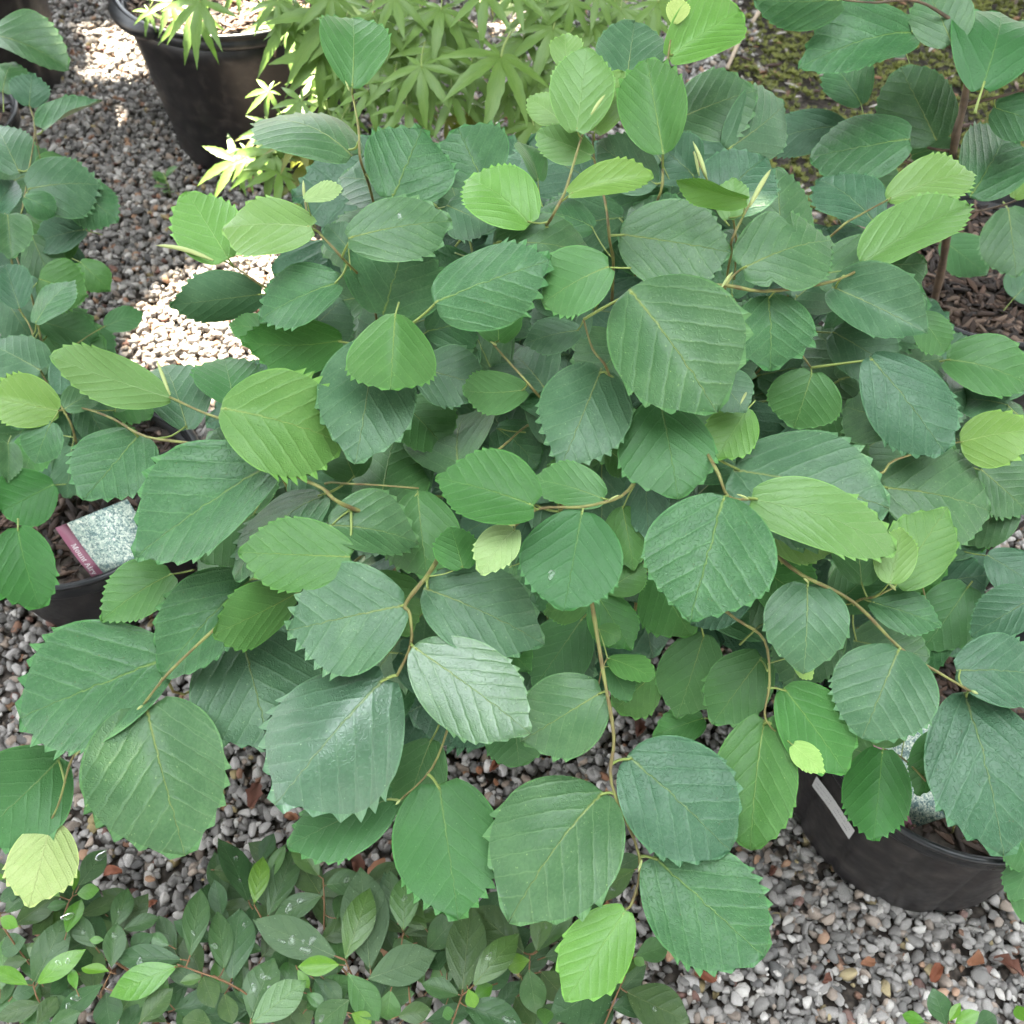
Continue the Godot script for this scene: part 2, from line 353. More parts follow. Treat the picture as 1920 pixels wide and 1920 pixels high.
const MAIN_DEEP := [
[198,390,-780,318,400,-764,-13,92,38,109,198,390,-780,"M"],
[-184,440,-934,-128,482,-1064,8,94,33,119,-184,440,-934,"M"],
[3,337,-708,-118,346,-683,17,85,49,104,3,337,-708,"M"],
[164,233,-685,282,239,-591,-39,81,44,118,164,233,-685,"M"],
[-94,315,-745,-171,363,-833,4,89,45,91,-94,315,-745,"M"],
[310,265,-774,393,295,-645,-31,95,-2,114,310,265,-774,"M"],
[85,343,-723,193,336,-674,-14,89,43,104,85,343,-723,"M"],
[252,394,-926,366,340,-859,0,78,63,120,252,394,-926,"M"],
[285,417,-850,360,457,-978,-38,92,7,115,285,417,-850,"M"],
[62,310,-732,144,269,-624,18,96,22,125,62,310,-732,"M"],
[-22,352,-710,101,384,-725,-14,81,57,99,-22,352,-710,"M"],
[-237,279,-708,-364,293,-710,10,97,23,104,-237,279,-708,"M"],
[-277,256,-618,-202,250,-500,-21,96,18,98,-277,256,-618,"M"],
[-6,419,-900,-163,429,-929,0,95,31,142,-6,419,-900,"M"],
[-186,287,-743,-301,328,-768,28,93,23,125,-186,287,-743,"M"],
[159,513,-942,241,448,-856,-2,79,61,123,159,513,-942,"M"],
[180,266,-651,259,303,-745,4,92,39,96,180,266,-651,"M"],
[59,396,-876,32,481,-1001,6,83,55,139,59,396,-876,"M"],
[273,298,-741,308,283,-612,-16,98,16,107,273,298,-741,"M"],
[-286,344,-765,-171,346,-831,12,96,24,132,-286,344,-765,"M"],
[236,240,-618,355,237,-551,-20,90,38,117,236,240,-618,"M"],
[107,464,-859,53,524,-956,-13,81,57,111,107,464,-859,"M"],
[-110,195,-619,-211,172,-509,16,93,34,137,-110,195,-619,"M"],
[10,366,-825,-120,404,-841,18,83,53,129,10,366,-825,"M"],
[150,343,-779,282,367,-852,0,95,32,118,150,343,-779,"M"],
[106,330,-685,-30,305,-655,-10,94,34,109,106,330,-685,"M"],
[-268,441,-922,-124,423,-941,16,92,36,147,-268,441,-922,"M"],
[-5,453,-771,55,480,-930,52,79,33,108,-5,453,-771,"M"],
[-33,286,-620,-160,267,-590,-7,95,29,110,-33,286,-620,"M"],
[-41,449,-883,-87,491,-1004,-1,94,33,108,-41,449,-883,"M"],
[-39,254,-696,-42,247,-563,12,99,5,92,-39,254,-696,"M"],
[80,576,-990,129,507,-920,-5,69,72,83,80,576,-990,"M"],
[282,352,-738,393,383,-744,-23,90,37,105,282,352,-738,"M"],
[363,266,-655,408,228,-563,-18,87,46,99,363,266,-655,"M"],
[71,290,-639,59,245,-528,0,93,38,97,71,290,-639,"M"],
[-81,341,-756,31,391,-850,-10,92,37,149,-81,341,-756,"M"],
[284,461,-875,172,465,-872,5,82,58,99,284,461,-875,"M"],
[-30,273,-711,-129,237,-647,9,80,59,112,-30,273,-711,"M"],
[138,372,-788,235,329,-685,0,92,39,134,138,372,-788,"M"],
[34,441,-825,-89,463,-836,13,90,41,109,34,441,-825,"M"],
[259,492,-852,271,525,-1003,-51,85,14,103,259,492,-852,"M"],
[-127,275,-765,-173,222,-632,0,93,37,110,-127,275,-765,"M"],
[152,453,-791,126,493,-933,15,96,25,115,152,453,-791,"M"],
[-92,402,-777,-165,439,-897,2,96,28,96,-92,402,-777,"M"],
[93,440,-721,117,464,-901,-7,99,13,129,93,440,-721,"M"],
[40,363,-799,-30,427,-910,11,89,44,129,40,363,-799,"M"],
[-53,173,-551,-162,156,-520,-10,98,17,97,-53,173,-551,"M"],
[-118,263,-698,-264,273,-672,12,94,32,120,-118,263,-698,"M"],
[328,446,-965,443,414,-891,10,96,26,147,328,446,-965,"M"],
[314,356,-723,332,398,-866,-20,95,25,103,314,356,-723,"M"],
[-168,441,-817,-259,485,-884,26,93,26,118,-168,441,-817,"M"],
[-145,368,-812,-213,346,-705,5,97,23,102,-145,368,-812,"M"],
[382,287,-824,447,366,-918,-31,82,48,105,382,287,-824,"M"],
[54,346,-654,-60,367,-751,-7,96,29,111,54,346,-654,"M"],
[85,561,-979,-17,537,-945,-20,98,9,130,85,561,-979,"M"],
[179,367,-897,321,388,-854,-20,96,17,144,179,367,-897,"M"],
[391,294,-673,523,323,-772,-9,98,17,136,391,294,-673,"M"],
[461,308,-896,517,377,-985,-18,83,53,96,461,308,-896,"M"],
[-217,332,-787,-133,367,-860,8,85,52,91,-217,332,-787,"M"],
[8,405,-892,-59,457,-990,7,90,43,116,8,405,-892,"M"],
[9,236,-541,-115,207,-508,-14,95,30,121,9,236,-541,"M"],
[222,183,-686,364,208,-624,-27,93,24,144,222,183,-686,"M"],
[-100,540,-961,-234,549,-935,16,83,53,124,-100,540,-961,"M"],
[359,258,-654,484,281,-664,-14,94,32,120,359,258,-654,"M"],
[400,248,-721,311,199,-593,-37,92,10,124,400,248,-721,"M"],
[133,428,-819,245,492,-822,-46,83,30,126,133,428,-819,"M"],
[-253,297,-699,-270,250,-572,22,90,37,102,-253,297,-699,"M"],
[88,383,-805,232,410,-810,-16,93,34,126,88,383,-805,"M"],
[193,518,-1049,314,454,-1008,21,77,60,113,193,518,-1049,"M"],
[490,222,-708,416,154,-581,-28,90,32,108,490,222,-708,"M"],
[17,340,-668,64,334,-538,-30,94,16,108,17,340,-668,"M"],
[-20,395,-711,-164,365,-717,-20,95,24,144,-20,395,-711,"M"],
[402,289,-812,497,349,-852,-37,84,39,96,402,289,-812,"M"],
[363,230,-629,316,179,-513,-35,90,26,101,363,230,-629,"M"],
[-91,463,-1017,32,516,-1082,-2,79,61,128,-91,463,-1017,"M"],
[105,408,-679,200,428,-758,5,95,30,106,105,408,-679,"M"],
[-179,249,-654,-154,222,-539,29,94,17,88,-179,249,-654,"M"],
[417,221,-670,547,252,-708,-19,97,15,126,417,221,-670,"M"],
[-105,467,-945,-31,516,-1090,10,93,36,129,-105,467,-945,"M"],
[180,528,-966,265,496,-874,-19,86,48,90,180,528,-966,"M"],
[-254,248,-577,-389,249,-619,-11,93,35,104,-254,248,-577,"M"],
[-189,391,-767,-320,417,-737,27,85,45,127,-189,391,-767,"M"],
[47,405,-688,92,448,-792,13,90,42,82,47,405,-688,"M"],
[120,352,-735,46,318,-648,-16,96,24,103,120,352,-735,"M"],
[118,201,-610,0,146,-543,-22,91,36,116,118,201,-610,"M"]]
const LEFT_LEAVES := [
[-632,468,-1246,-625,499,-1275,38,59,71,49,-627,472,-1238,"M"],
[-591,478,-1176,-534,479,-1244,-16,98,-13,68,-602,468,-1180,"M"],
[-612,455,-1118,-653,491,-1187,21,92,34,62,-600,457,-1120,"M"],
[-724,491,-1392,-615,480,-1362,6,99,15,86,-741,480,-1397,"M"],
[-679,467,-1284,-674,492,-1337,22,87,44,52,-680,447,-1267,"M"],
[-583,467,-1066,-506,459,-1100,30,82,48,83,-595,447,-1066,"M"],
[-550,446,-1106,-493,414,-1080,26,85,46,63,-598,454,-1100,"M"],
[-578,471,-1044,-546,459,-1036,17,83,53,35,-593,444,-1049,"M"],
[-594,463,-1021,-583,439,-970,36,87,34,51,-593,444,-1049,"M"],
[-559,414,-964,-513,387,-967,47,77,42,68,-575,397,-959,"G"],
[-534,391,-1025,-500,367,-1002,21,80,57,39,-546,389,-1033,"G"],
[-564,416,-908,-585,445,-955,28,87,40,44,-565,403,-909,"M"],
[-538,419,-880,-507,444,-936,-29,92,25,54,-550,396,-885,"M"],
[-501,346,-957,-460,345,-986,35,81,47,32,-491,364,-936,"G"],
[-583,353,-960,-513,332,-952,4,45,89,49,-573,354,-939,"G"],
[-524,398,-827,-587,416,-857,9,93,35,63,-529,379,-835,"M"],
[-486,399,-789,-455,377,-910,27,96,-10,93,-499,365,-792,"M"],
[-518,304,-740,-566,305,-701,36,83,43,69,-504,291,-751,"G",{"mid": 1}],
[-530,323,-664,-506,283,-590,9,89,45,70,-535,319,-679,"G",{"mid": 1}],
[-561,347,-765,-551,334,-724,61,78,10,29,-565,340,-781,"M"],
[-536,330,-799,-558,313,-751,-5,95,31,51,-502,325,-792,"G"],
[-501,325,-778,-510,284,-735,12,70,70,40,-502,325,-792,"M"],
[-597,307,-783,-576,290,-740,26,93,25,36,-605,302,-799,"M"],
[-611,388,-1082,-578,351,-1019,18,89,42,55,-625,393,-1057,"M"],
[-578,353,-923,-590,333,-850,7,96,28,62,-573,354,-939,"M"],
[-543,392,-1088,-611,386,-1074,1,90,43,56,-525,381,-1091,"M"],
[-557,321,-900,-585,308,-822,76,53,37,56,-549,312,-895,"M"],
[-621,369,-981,-590,332,-943,20,78,59,54,-588,403,-985,"M"],
[-662,399,-1089,-641,430,-1149,13,86,49,56,-628,425,-1075,"M"],
[-595,413,-1208,-635,404,-1184,7,88,46,49,-580,405,-1217,"G"],
[-712,297,-1168,-670,336,-1246,14,85,51,69,-720,277,-1154,"M"],
[-621,328,-1152,-595,290,-1101,38,82,42,56,-628,326,-1165,"M"],
[-596,253,-908,-633,245,-832,58,73,36,69,-565,262,-903,"M"],
[-561,283,-877,-570,258,-817,33,86,40,51,-557,287,-899,"M"],
[-700,366,-1218,-623,377,-1267,22,82,53,68,-715,352,-1209,"M"],
[-575,333,-978,-649,365,-1016,20,91,37,73,-574,340,-935,"M"],
[-573,294,-898,-523,296,-946,16,97,20,63,-557,287,-899,"M"],
[-586,264,-859,-584,226,-783,25,87,43,67,-565,262,-903,"M"],
[-566,265,-867,-498,216,-847,39,74,55,68,-561,275,-901,"M"],
[-606,249,-960,-660,226,-916,11,81,57,57,-593,243,-971,"M"],
[-739,305,-1163,-649,294,-1153,7,91,40,85,-757,295,-1166,"M"],
[-530,280,-972,-529,247,-914,20,86,47,53,-530,276,-988,"M"],
[-621,282,-1008,-570,253,-967,12,88,46,51,-634,277,-1018,"M"],
[-526,295,-886,-491,276,-830,-1,94,33,48,-553,300,-897,"M"],
[-643,235,-897,-649,204,-827,8,91,41,55,-641,231,-913,"M"],
[-598,307,-978,-642,305,-940,28,88,39,54,-584,296,-990,"M"],
[-587,347,-1086,-620,394,-1167,38,86,34,65,-581,327,-1071,"G"],
[-537,232,-959,-477,208,-952,36,93,9,65,-553,227,-961,"G"],
[-627,298,-1055,-570,302,-1079,1,98,21,72,-644,284,-1049,"G"],
[-539,225,-889,-477,204,-868,16,88,44,63,-565,262,-903,"G"],
[-623,323,-988,-517,340,-942,-28,91,31,83,-639,308,-995,"G"],
[-598,267,-1030,-534,238,-1006,38,92,12,82,-614,262,-1036,"G"],
[-686,319,-1254,-764,363,-1298,29,89,36,94,-672,300,-1246,"M"],
[-699,361,-1134,-662,389,-1189,17,83,54,50,-708,342,-1120,"M"],
[-720,330,-1277,-722,368,-1359,25,88,40,61,-719,310,-1261,"G"],
[-574,257,-843,-531,231,-806,18,89,42,53,-586,253,-854,"M"]]
const LEFT_TWIGS := [
[1.5,[[-627,472,-1238],[-609,467,-1190],[-598,456,-1108],[-593,444,-1049],[-637,372,-1060],[-647,280,-1055],[-596,243,-932],[-574,150,-863]]],
[1,[[-598,469,-1192],[-603,468,-1176],[-606,369,-1141],[-561,283,-980],[-539,150,-874]]],
[1.8,[[-575,406,-923],[-552,398,-891],[-535,382,-844],[-492,362,-783],[-515,275,-804],[-522,209,-812],[-544,202,-853],[-560,150,-879]]],
[1.8,[[-628,425,-1075],[-601,410,-1011],[-570,395,-951],[-577,299,-923],[-578,226,-915],[-555,213,-900],[-543,150,-887]]],
[1.2,[[-491,364,-936],[-516,358,-917],[-538,350,-889],[-565,262,-903],[-573,200,-905],[-575,197,-882],[-580,150,-870]]]]
const FAR_LEAVES := [
[603,302,-1183,655,288,-1129,-3,96,28,79,590,293,-1195,"G"],
[294,759,-924,220,744,-950,-37,23,90,53,302,747,-950,"M"],
[379,719,-949,274,724,-913,15,94,31,73,382,715,-955,"M"],
[409,716,-931,390,744,-985,-25,82,51,58,413,720,-943,"M"],
[427,705,-877,472,749,-986,-9,94,34,87,421,687,-861,"G",{"mid": 1}],
[357,630,-974,329,656,-1016,-31,70,65,51,366,609,-961,"M"],
[430,612,-937,394,658,-997,-6,77,63,83,424,600,-947,"M"],
[348,607,-972,263,598,-976,-12,90,43,54,366,597,-971,"M"],
[392,629,-913,304,596,-936,-40,88,25,87,406,608,-949,"M"],
[483,638,-955,527,640,-918,-44,75,50,49,481,649,-954,"M"],
[473,567,-908,532,600,-991,9,90,43,78,462,577,-952,"M"],
[641,397,-1127,641,357,-1039,-35,85,39,79,641,393,-1144,"M"],
[430,566,-983,476,581,-983,-26,84,47,33,433,550,-997,"G"],
[562,510,-985,581,528,-1002,-45,81,37,23,596,497,-1013,"Y"],
[725,185,-1248,688,157,-1230,-26,75,61,52,739,183,-1255,"G"],
[508,704,-996,512,690,-940,0,97,24,47,507,697,-1014,"M"],
[461,434,-1141,420,407,-1076,-26,94,23,67,470,428,-1155,"M"],
[403,662,-1015,369,686,-1045,-30,54,79,40,415,641,-1005,"M"],
[731,212,-1167,783,236,-1211,-8,91,41,66,718,194,-1156,"M"],
[407,493,-1085,454,478,-1041,-25,80,54,52,394,485,-1097,"M"]]
const FAR_TWIGS := [
[5.6,[[413,720,-943],[438,683,-945],[447,646,-943],[450,603,-936],[534,426,-1053],[578,315,-1110],[614,193,-1156]]],
[1.8,[[382,715,-955],[407,704,-956],[429,696,-956]]],
[1.8,[[515,661,-955],[492,652,-954],[453,641,-954]]],
[1.8,[[406,608,-949],[431,597,-947],[455,594,-946]]],
[1.8,[[596,497,-1013],[581,465,-1035],[545,438,-1053],[541,416,-1066]]],
[1.4,[[464,663,-952],[465,652,-951],[453,644,-950]]],
[1.6,[[302,747,-950],[334,744,-951],[372,746,-950],[414,725,-953]]],
[1.6,[[239,561,-1004],[284,567,-1004],[348,567,-1003],[433,550,-997],[511,495,-1040]]]]
const POT_LEAVES := [
[338,329,-406,317,316,-329,-23,97,10,60,344,315,-413,"G",{"mid": 1}],
[398,328,-424,368,311,-374,-26,95,15,39,402,322,-427,"G",{"mid": 1}],
[373,306,-430,343,317,-453,16,95,25,49,360,312,-406,"G"],
[473,254,-362,486,240,-321,-17,91,38,37,469,266,-358,"G"],
[501,218,-350,482,195,-310,6,85,53,33,508,214,-364,"G"],
[411,315,-415,439,320,-452,-15,99,3,38,406,316,-414,"G"],
[340,300,-412,302,301,-428,-4,98,18,40,344,315,-413,"G"],
[509,151,-341,523,145,-300,-33,91,26,28,503,142,-358,"G"]]
const POT_TWIGS := [
[1.5,[[344,315,-413],[360,312,-406],[383,302,-384],[441,204,-387],[454,168,-391],[448,184,-437],[452,170,-463]]],
[1.7,[[402,322,-427],[411,308,-397],[411,298,-376],[441,192,-381],[448,156,-386],[459,179,-452],[468,170,-491]]],
[1.3,[[469,266,-358],[446,272,-361],[451,183,-376],[452,149,-384],[448,175,-440],[446,170,-475]]]]
const AZALEA_LEAVES := [
[-405,236,-308,-415,234,-338,73,62,-30,13,-409,226,-307,"B"],
[-404,231,-307,-381,239,-309,-32,91,26,14,-409,226,-307,"B"],
[-420,227,-306,-439,228,-318,0,100,7,9,-410,226,-303,"B"],
[-414,221,-302,-431,225,-297,27,93,24,10,-415,219,-297,"C"],
[-404,232,-272,-401,226,-306,11,98,-16,16,-405,229,-267,"B",{"drop": 1}],
[-413,210,-321,-391,221,-353,-10,96,24,25,-416,205,-317,"D",{"drop": 1}],
[-483,211,-307,-463,221,-316,-15,82,56,14,-487,205,-305,"D"],
[-475,211,-296,-456,213,-319,9,98,18,18,-474,223,-293,"D"],
[-467,205,-286,-429,211,-314,18,88,43,24,-471,201,-284,"D"],
[-468,232,-286,-447,238,-276,-29,96,3,12,-470,223,-286,"B"],
[-428,217,-232,-409,230,-287,25,92,30,30,-424,226,-230,"D"],
[-419,232,-229,-382,238,-257,5,97,24,19,-422,226,-227,"B",{"drop": 2}],
[-425,233,-228,-462,237,-242,19,93,-30,15,-424,226,-230,"B"],
[-382,232,-224,-393,230,-243,8,99,-12,9,-380,228,-220,"B"],
[-382,211,-265,-412,220,-294,10,97,20,19,-379,206,-262,"D",{"drop": 1}],
[-369,213,-280,-362,217,-318,48,86,17,20,-370,209,-275,"D",{"drop": 1}],
[-358,226,-244,-360,232,-282,35,93,14,20,-357,226,-242,"D",{"drop": 1}],
[-369,229,-267,-381,233,-266,36,92,16,7,-365,223,-267,"B"],
[-353,242,-237,-381,236,-241,-6,80,-60,14,-348,238,-236,"L"],
[-361,229,-230,-398,221,-206,12,86,49,19,-360,226,-230,"D",{"drop": 2}],
[-367,202,-230,-347,226,-194,-8,85,-52,25,-369,203,-230,"D"],
[-296,237,-243,-351,241,-218,12,99,11,28,-294,226,-245,"B"],
[-349,226,-224,-325,220,-221,26,96,-6,9,-361,226,-228,"B"],
[-300,211,-255,-363,219,-256,13,99,5,23,-295,206,-255,"D",{"drop": 1}],
[-288,231,-251,-290,231,-314,27,96,0,24,-292,226,-244,"D",{"drop": 1}],
[-317,204,-269,-337,210,-277,15,95,27,12,-312,199,-267,"C"],
[-365,201,-284,-334,197,-297,14,99,3,16,-370,197,-282,"D"],
[-325,220,-200,-300,225,-228,-5,99,13,21,-329,216,-196,"D"],
[-417,215,-217,-451,223,-203,27,95,14,17,-419,219,-219,"D"],
[-415,218,-199,-406,212,-224,28,95,-13,17,-417,215,-195,"D"],
[-394,207,-205,-415,207,-227,16,98,-14,18,-391,203,-202,"D"],
[-402,224,-196,-376,226,-208,6,96,28,16,-407,220,-194,"D"],
[-479,192,-268,-446,216,-271,-53,78,32,21,-483,185,-268,"D"],
[-406,207,-295,-376,200,-313,21,98,-7,17,-418,212,-296,"D"],
[-401,221,-248,-387,193,-264,83,52,-17,22,-403,221,-246,"D"],
[-278,217,-240,-261,220,-212,-3,99,-10,20,-277,226,-240,"D"],
[-263,214,-200,-295,206,-208,-23,96,-13,20,-258,212,-199,"D"],
[-278,216,-239,-296,221,-233,28,96,2,10,-277,226,-240,"C"],
[-447,199,-258,-467,201,-253,16,94,30,13,-442,195,-260,"D"],
[-439,191,-304,-445,205,-279,69,69,-22,17,-438,185,-308,"D"],
[-356,192,-267,-334,214,-275,-48,67,57,20,-359,184,-266,"D"],
[-453,198,-226,-428,209,-234,-30,90,33,17,-457,192,-224,"D"],
[-407,196,-245,-414,207,-227,59,77,-24,14,-405,189,-249,"D"],
[-495,214,-343,-480,211,-323,3,99,12,12,-498,210,-347,"D"],
[-480,220,-325,-487,227,-326,63,69,36,6,-477,213,-324,"B"],
[-247,212,-305,-280,226,-366,62,77,-16,31,-244,207,-301,"D",{"drop": 2}],
[-237,234,-297,-235,236,-342,21,97,7,19,-238,226,-298,"B"],
[-234,214,-322,-219,224,-357,-14,96,22,14,-236,208,-318,"C"],
[-228,213,-291,-209,216,-360,14,99,8,27,-232,210,-290,"D"],
[-245,205,-345,-234,209,-373,-3,99,15,16,-246,200,-341,"D"],
[-177,226,-308,-222,224,-288,1,99,13,22,-176,224,-309,"D",{"drop": 2}],
[-183,217,-328,-212,229,-361,19,97,18,22,-178,224,-324,"C"],
[-175,227,-317,-140,222,-323,14,98,11,23,-177,224,-316,"D",{"drop": 1}],
[-185,194,-319,-209,219,-348,15,81,57,29,-182,187,-316,"D"],
[-251,216,-235,-255,221,-300,1,100,7,37,-254,218,-233,"D",{"drop": 1}],
[-258,221,-243,-274,220,-297,23,97,-9,22,-262,224,-236,"D",{"drop": 1}],
[-157,222,-254,-236,236,-283,9,97,23,33,-149,228,-250,"D",{"drop": 5, "lt": 1}],
[-152,241,-243,-189,241,-241,2,97,25,17,-147,237,-243,"L"],
[-149,231,-250,-130,243,-310,20,95,25,29,-149,228,-250,"C"],
[-129,207,-247,-143,230,-333,12,97,23,45,-128,202,-242,"D",{"lt": 1, "drop": 1}],
[-128,228,-234,-68,225,-257,10,98,14,34,-133,224,-233,"D",{"lt": 1}],
[-145,238,-237,-115,223,-201,38,92,7,27,-145,228,-242,"C"],
[-99,226,-276,-100,235,-325,0,98,18,27,-99,226,-275,"C",{"drop": 1}],
[-107,215,-291,-116,225,-332,-14,95,26,20,-106,210,-286,"D"],
[-230,214,-203,-217,222,-255,-11,99,13,33,-231,209,-198,"D",{"drop": 4}],
[-224,237,-196,-181,233,-232,21,97,13,29,-228,234,-193,"C"],
[-183,218,-225,-165,218,-214,1,100,0,11,-188,214,-227,"C"],
[-192,225,-243,-180,220,-228,14,97,18,9,-194,222,-247,"B"],
[-179,211,-239,-161,208,-221,8,100,6,15,-183,207,-242,"D"],
[-170,211,-239,-152,208,-220,10,99,5,14,-174,208,-242,"D",{"lt": 1}],
[-139,234,-205,-121,223,-199,34,82,45,14,-143,232,-206,"B"],
[-107,227,-225,-112,200,-203,-3,61,79,23,-106,227,-228,"C"],
[-143,223,-219,-174,204,-200,-16,82,55,26,-139,222,-221,"D",{"drop": 1}],
[-101,216,-206,-71,216,-212,6,96,28,18,-106,212,-205,"D"],
[-211,185,-252,-217,214,-261,52,35,77,19,-211,177,-250,"D"],
[-165,206,-292,-160,197,-321,22,94,-27,17,-176,208,-296,"D"],
[-197,209,-222,-181,189,-206,47,76,45,20,-200,208,-225,"D"],
[-257,213,-226,-249,199,-203,11,87,48,18,-252,210,-233,"D"],
[-122,191,-226,-89,207,-228,-44,90,-1,21,-127,184,-226,"D"],
[-91,214,-268,-111,193,-265,-65,67,36,19,-87,213,-269,"D"],
[-212,205,-291,-189,190,-284,52,86,6,18,-216,203,-292,"D"],
[-79,203,-264,-49,224,-292,-22,88,42,28,-82,197,-261,"D"],
[-44,221,-224,-38,228,-303,-7,99,8,37,-44,227,-221,"D"],
[13,212,-259,-38,215,-301,-9,98,18,35,16,225,-256,"D",{"drop": 1}],
[-35,231,-227,6,239,-271,-4,99,13,26,-44,227,-221,"C",{"drop": 1}],
[16,233,-249,-6,219,-247,-54,83,15,17,16,225,-249,"B"],
[-46,224,-222,-80,229,-231,16,99,-3,18,-44,227,-221,"D"],
[-38,246,-222,-32,233,-209,17,74,65,12,-39,245,-225,"L"],
[15,236,-240,22,217,-206,6,87,48,24,15,225,-240,"D"],
[22,219,-259,31,230,-298,-20,95,24,20,16,225,-256,"C",{"drop": 1}],
[22,216,-259,59,220,-305,-42,87,-26,27,16,225,-256,"C"],
[-42,221,-214,12,215,-198,10,99,5,29,-46,227,-216,"D",{"drop": 1}],
[28,240,-194,29,221,-214,12,72,-68,15,28,239,-191,"C"],
[93,211,-237,32,224,-203,20,98,-1,42,98,215,-234,"D",{"drop": 1}],
[101,211,-228,155,224,-200,-24,97,1,39,97,215,-230,"D",{"drop": 1}],
[116,226,-332,71,219,-306,-2,98,20,24,121,222,-334,"C",{"drop": 1}],
[124,208,-350,97,221,-333,43,90,-4,20,127,202,-353,"D"],
[90,213,-308,59,207,-299,-15,98,10,16,94,209,-309,"D"],
[111,220,-255,145,212,-268,26,96,11,22,107,217,-253,"C"],
[110,218,-255,119,226,-246,-52,82,-24,9,107,212,-258,"B"],
[-27,194,-235,-1,207,-248,-30,90,32,20,-31,188,-233,"D"],
[3,189,-229,20,216,-200,-37,77,-52,24,13,186,-238,"D"],
[26,214,-244,49,187,-227,41,71,57,26,15,217,-239,"D"],
[-71,197,-255,-83,214,-257,70,54,46,14,-68,188,-254,"D"],
[55,209,-275,38,197,-298,-38,90,-21,18,57,207,-271,"D"],
[-61,223,-205,-50,239,-206,-76,59,27,11,-51,219,-204,"C"],
[-17,210,-234,-33,217,-222,35,93,-2,14,-13,205,-236,"B"],
[47,215,-206,76,194,-203,51,76,40,23,43,214,-207,"D"],
[-65,213,-245,-73,188,-270,-29,73,-62,22,-63,213,-241,"D"],
[-257,160,-323,-304,174,-347,19,97,18,22,-253,155,-321,"D"],
[-313,180,-209,-360,183,-230,5,100,4,19,-309,175,-207,"D"],
[-182,173,-214,-143,187,-230,-11,88,47,19,-187,168,-212,"D"],
[-235,172,-287,-239,174,-324,3,100,5,21,-237,172,-294,"D"],
[-207,194,-229,-205,196,-263,12,99,6,18,-207,190,-224,"C"],
[-208,158,-217,-206,174,-255,-8,92,37,26,-209,152,-212,"D"],
[82,175,-235,77,183,-276,0,98,21,24,82,170,-230,"D"],
[-241,193,-220,-248,199,-254,33,94,9,20,-231,192,-222,"D"],
[75,192,-254,117,201,-255,-22,96,-17,23,70,187,-254,"C"],
[-156,157,-299,-177,165,-341,3,99,16,21,-153,152,-295,"D"],
[-44,197,-263,1,187,-284,18,98,-6,27,-49,194,-260,"D"],
[-188,164,-312,-201,179,-353,2,94,33,21,-187,158,-307,"C"],
[-184,203,-215,-148,190,-246,38,92,7,27,-187,200,-212,"C"],
[-392,171,-292,-430,180,-265,18,98,-5,27,-388,167,-295,"D"],
[-102,187,-298,-51,188,-317,5,98,19,24,-106,183,-297,"C"],
[-103,175,-288,-142,167,-322,-11,99,-10,24,-99,171,-285,"D"],
[-176,177,-291,-188,186,-333,25,96,13,24,-180,177,-292,"D"],
[-358,180,-214,-334,199,-250,-8,91,41,30,-361,174,-210,"C"],
[-80,169,-212,-36,178,-220,-17,98,11,19,-85,164,-211,"D"],
[-308,186,-218,-260,180,-230,13,99,7,25,-313,183,-217,"D"],
[-181,187,-278,-145,187,-299,15,94,29,23,-186,183,-276,"D"],
[-198,190,-336,-241,199,-352,17,98,12,24,-193,185,-334,"D"],
[-206,192,-244,-249,200,-227,13,98,-15,27,-201,187,-246,"D"],
[-30,175,-268,20,177,-290,-1,99,10,28,-34,170,-266,"D"],
[35,157,-282,58,164,-314,-26,97,2,22,32,153,-278,"D"],
[-283,186,-191,-303,184,-224,12,98,-14,18,-281,182,-187,"D"],
[-390,162,-259,-437,171,-246,17,98,-2,25,-385,157,-261,"D"],
[-321,164,-271,-344,172,-306,11,98,14,18,-319,159,-267,"D"],
[-360,179,-268,-406,189,-297,12,98,15,24,-355,174,-265,"D"],
[-310,190,-221,-347,190,-260,-2,100,3,23,-306,186,-218,"C"],
[-101,161,-215,-74,160,-234,2,100,-1,16,-105,157,-212,"D"],
[-59,176,-230,-43,175,-273,25,96,7,25,-61,172,-225,"D"],
[-106,185,-292,-124,202,-338,2,94,34,26,-104,179,-288,"D"],
[-244,181,-244,-286,177,-286,16,95,-26,28,-244,179,-232,"D"],
[-193,196,-322,-146,196,-337,11,93,36,26,-198,192,-320,"D"],
[-218,188,-344,-260,203,-366,15,93,32,23,-213,183,-342,"D"],
[46,184,-266,89,190,-260,-15,99,6,22,41,180,-267,"D"],
[-275,160,-292,-299,172,-322,24,95,20,18,-273,154,-288,"D"],
[-380,193,-272,-418,193,-309,47,75,-46,24,-377,188,-268,"D"],
[-387,176,-234,-395,195,-276,20,91,36,25,-380,173,-231,"D"],
[15,173,-262,24,167,-215,5,99,12,27,14,170,-266,"D"],
[66,181,-220,104,178,-254,-4,99,-14,27,62,178,-216,"D"],
[90,197,-217,139,193,-226,8,100,5,24,85,193,-216,"D"],
[-217,169,-243,-225,184,-286,10,94,32,23,-216,163,-238,"D"],
[-184,195,-234,-202,200,-276,16,99,6,24,-182,190,-230,"D"],
[-165,165,-253,-167,182,-287,-10,88,46,24,-165,158,-248,"C"],
[-104,177,-286,-66,181,-301,1,97,24,19,-109,173,-284,"D"],
[-109,157,-272,-140,169,-312,12,97,22,24,-106,151,-269,"D"],
[-235,183,-264,-206,187,-303,13,97,20,30,-238,178,-260,"D"],
[-469,180,-259,-472,182,-222,-3,100,-6,22,-468,175,-264,"D"],
[7,181,-248,35,187,-280,11,95,28,24,13,186,-238,"D"],
[-235,186,-308,-252,203,-347,14,93,34,21,-233,181,-304,"D"],
[-192,191,-236,-160,190,-253,11,98,13,18,-196,188,-234,"D"],
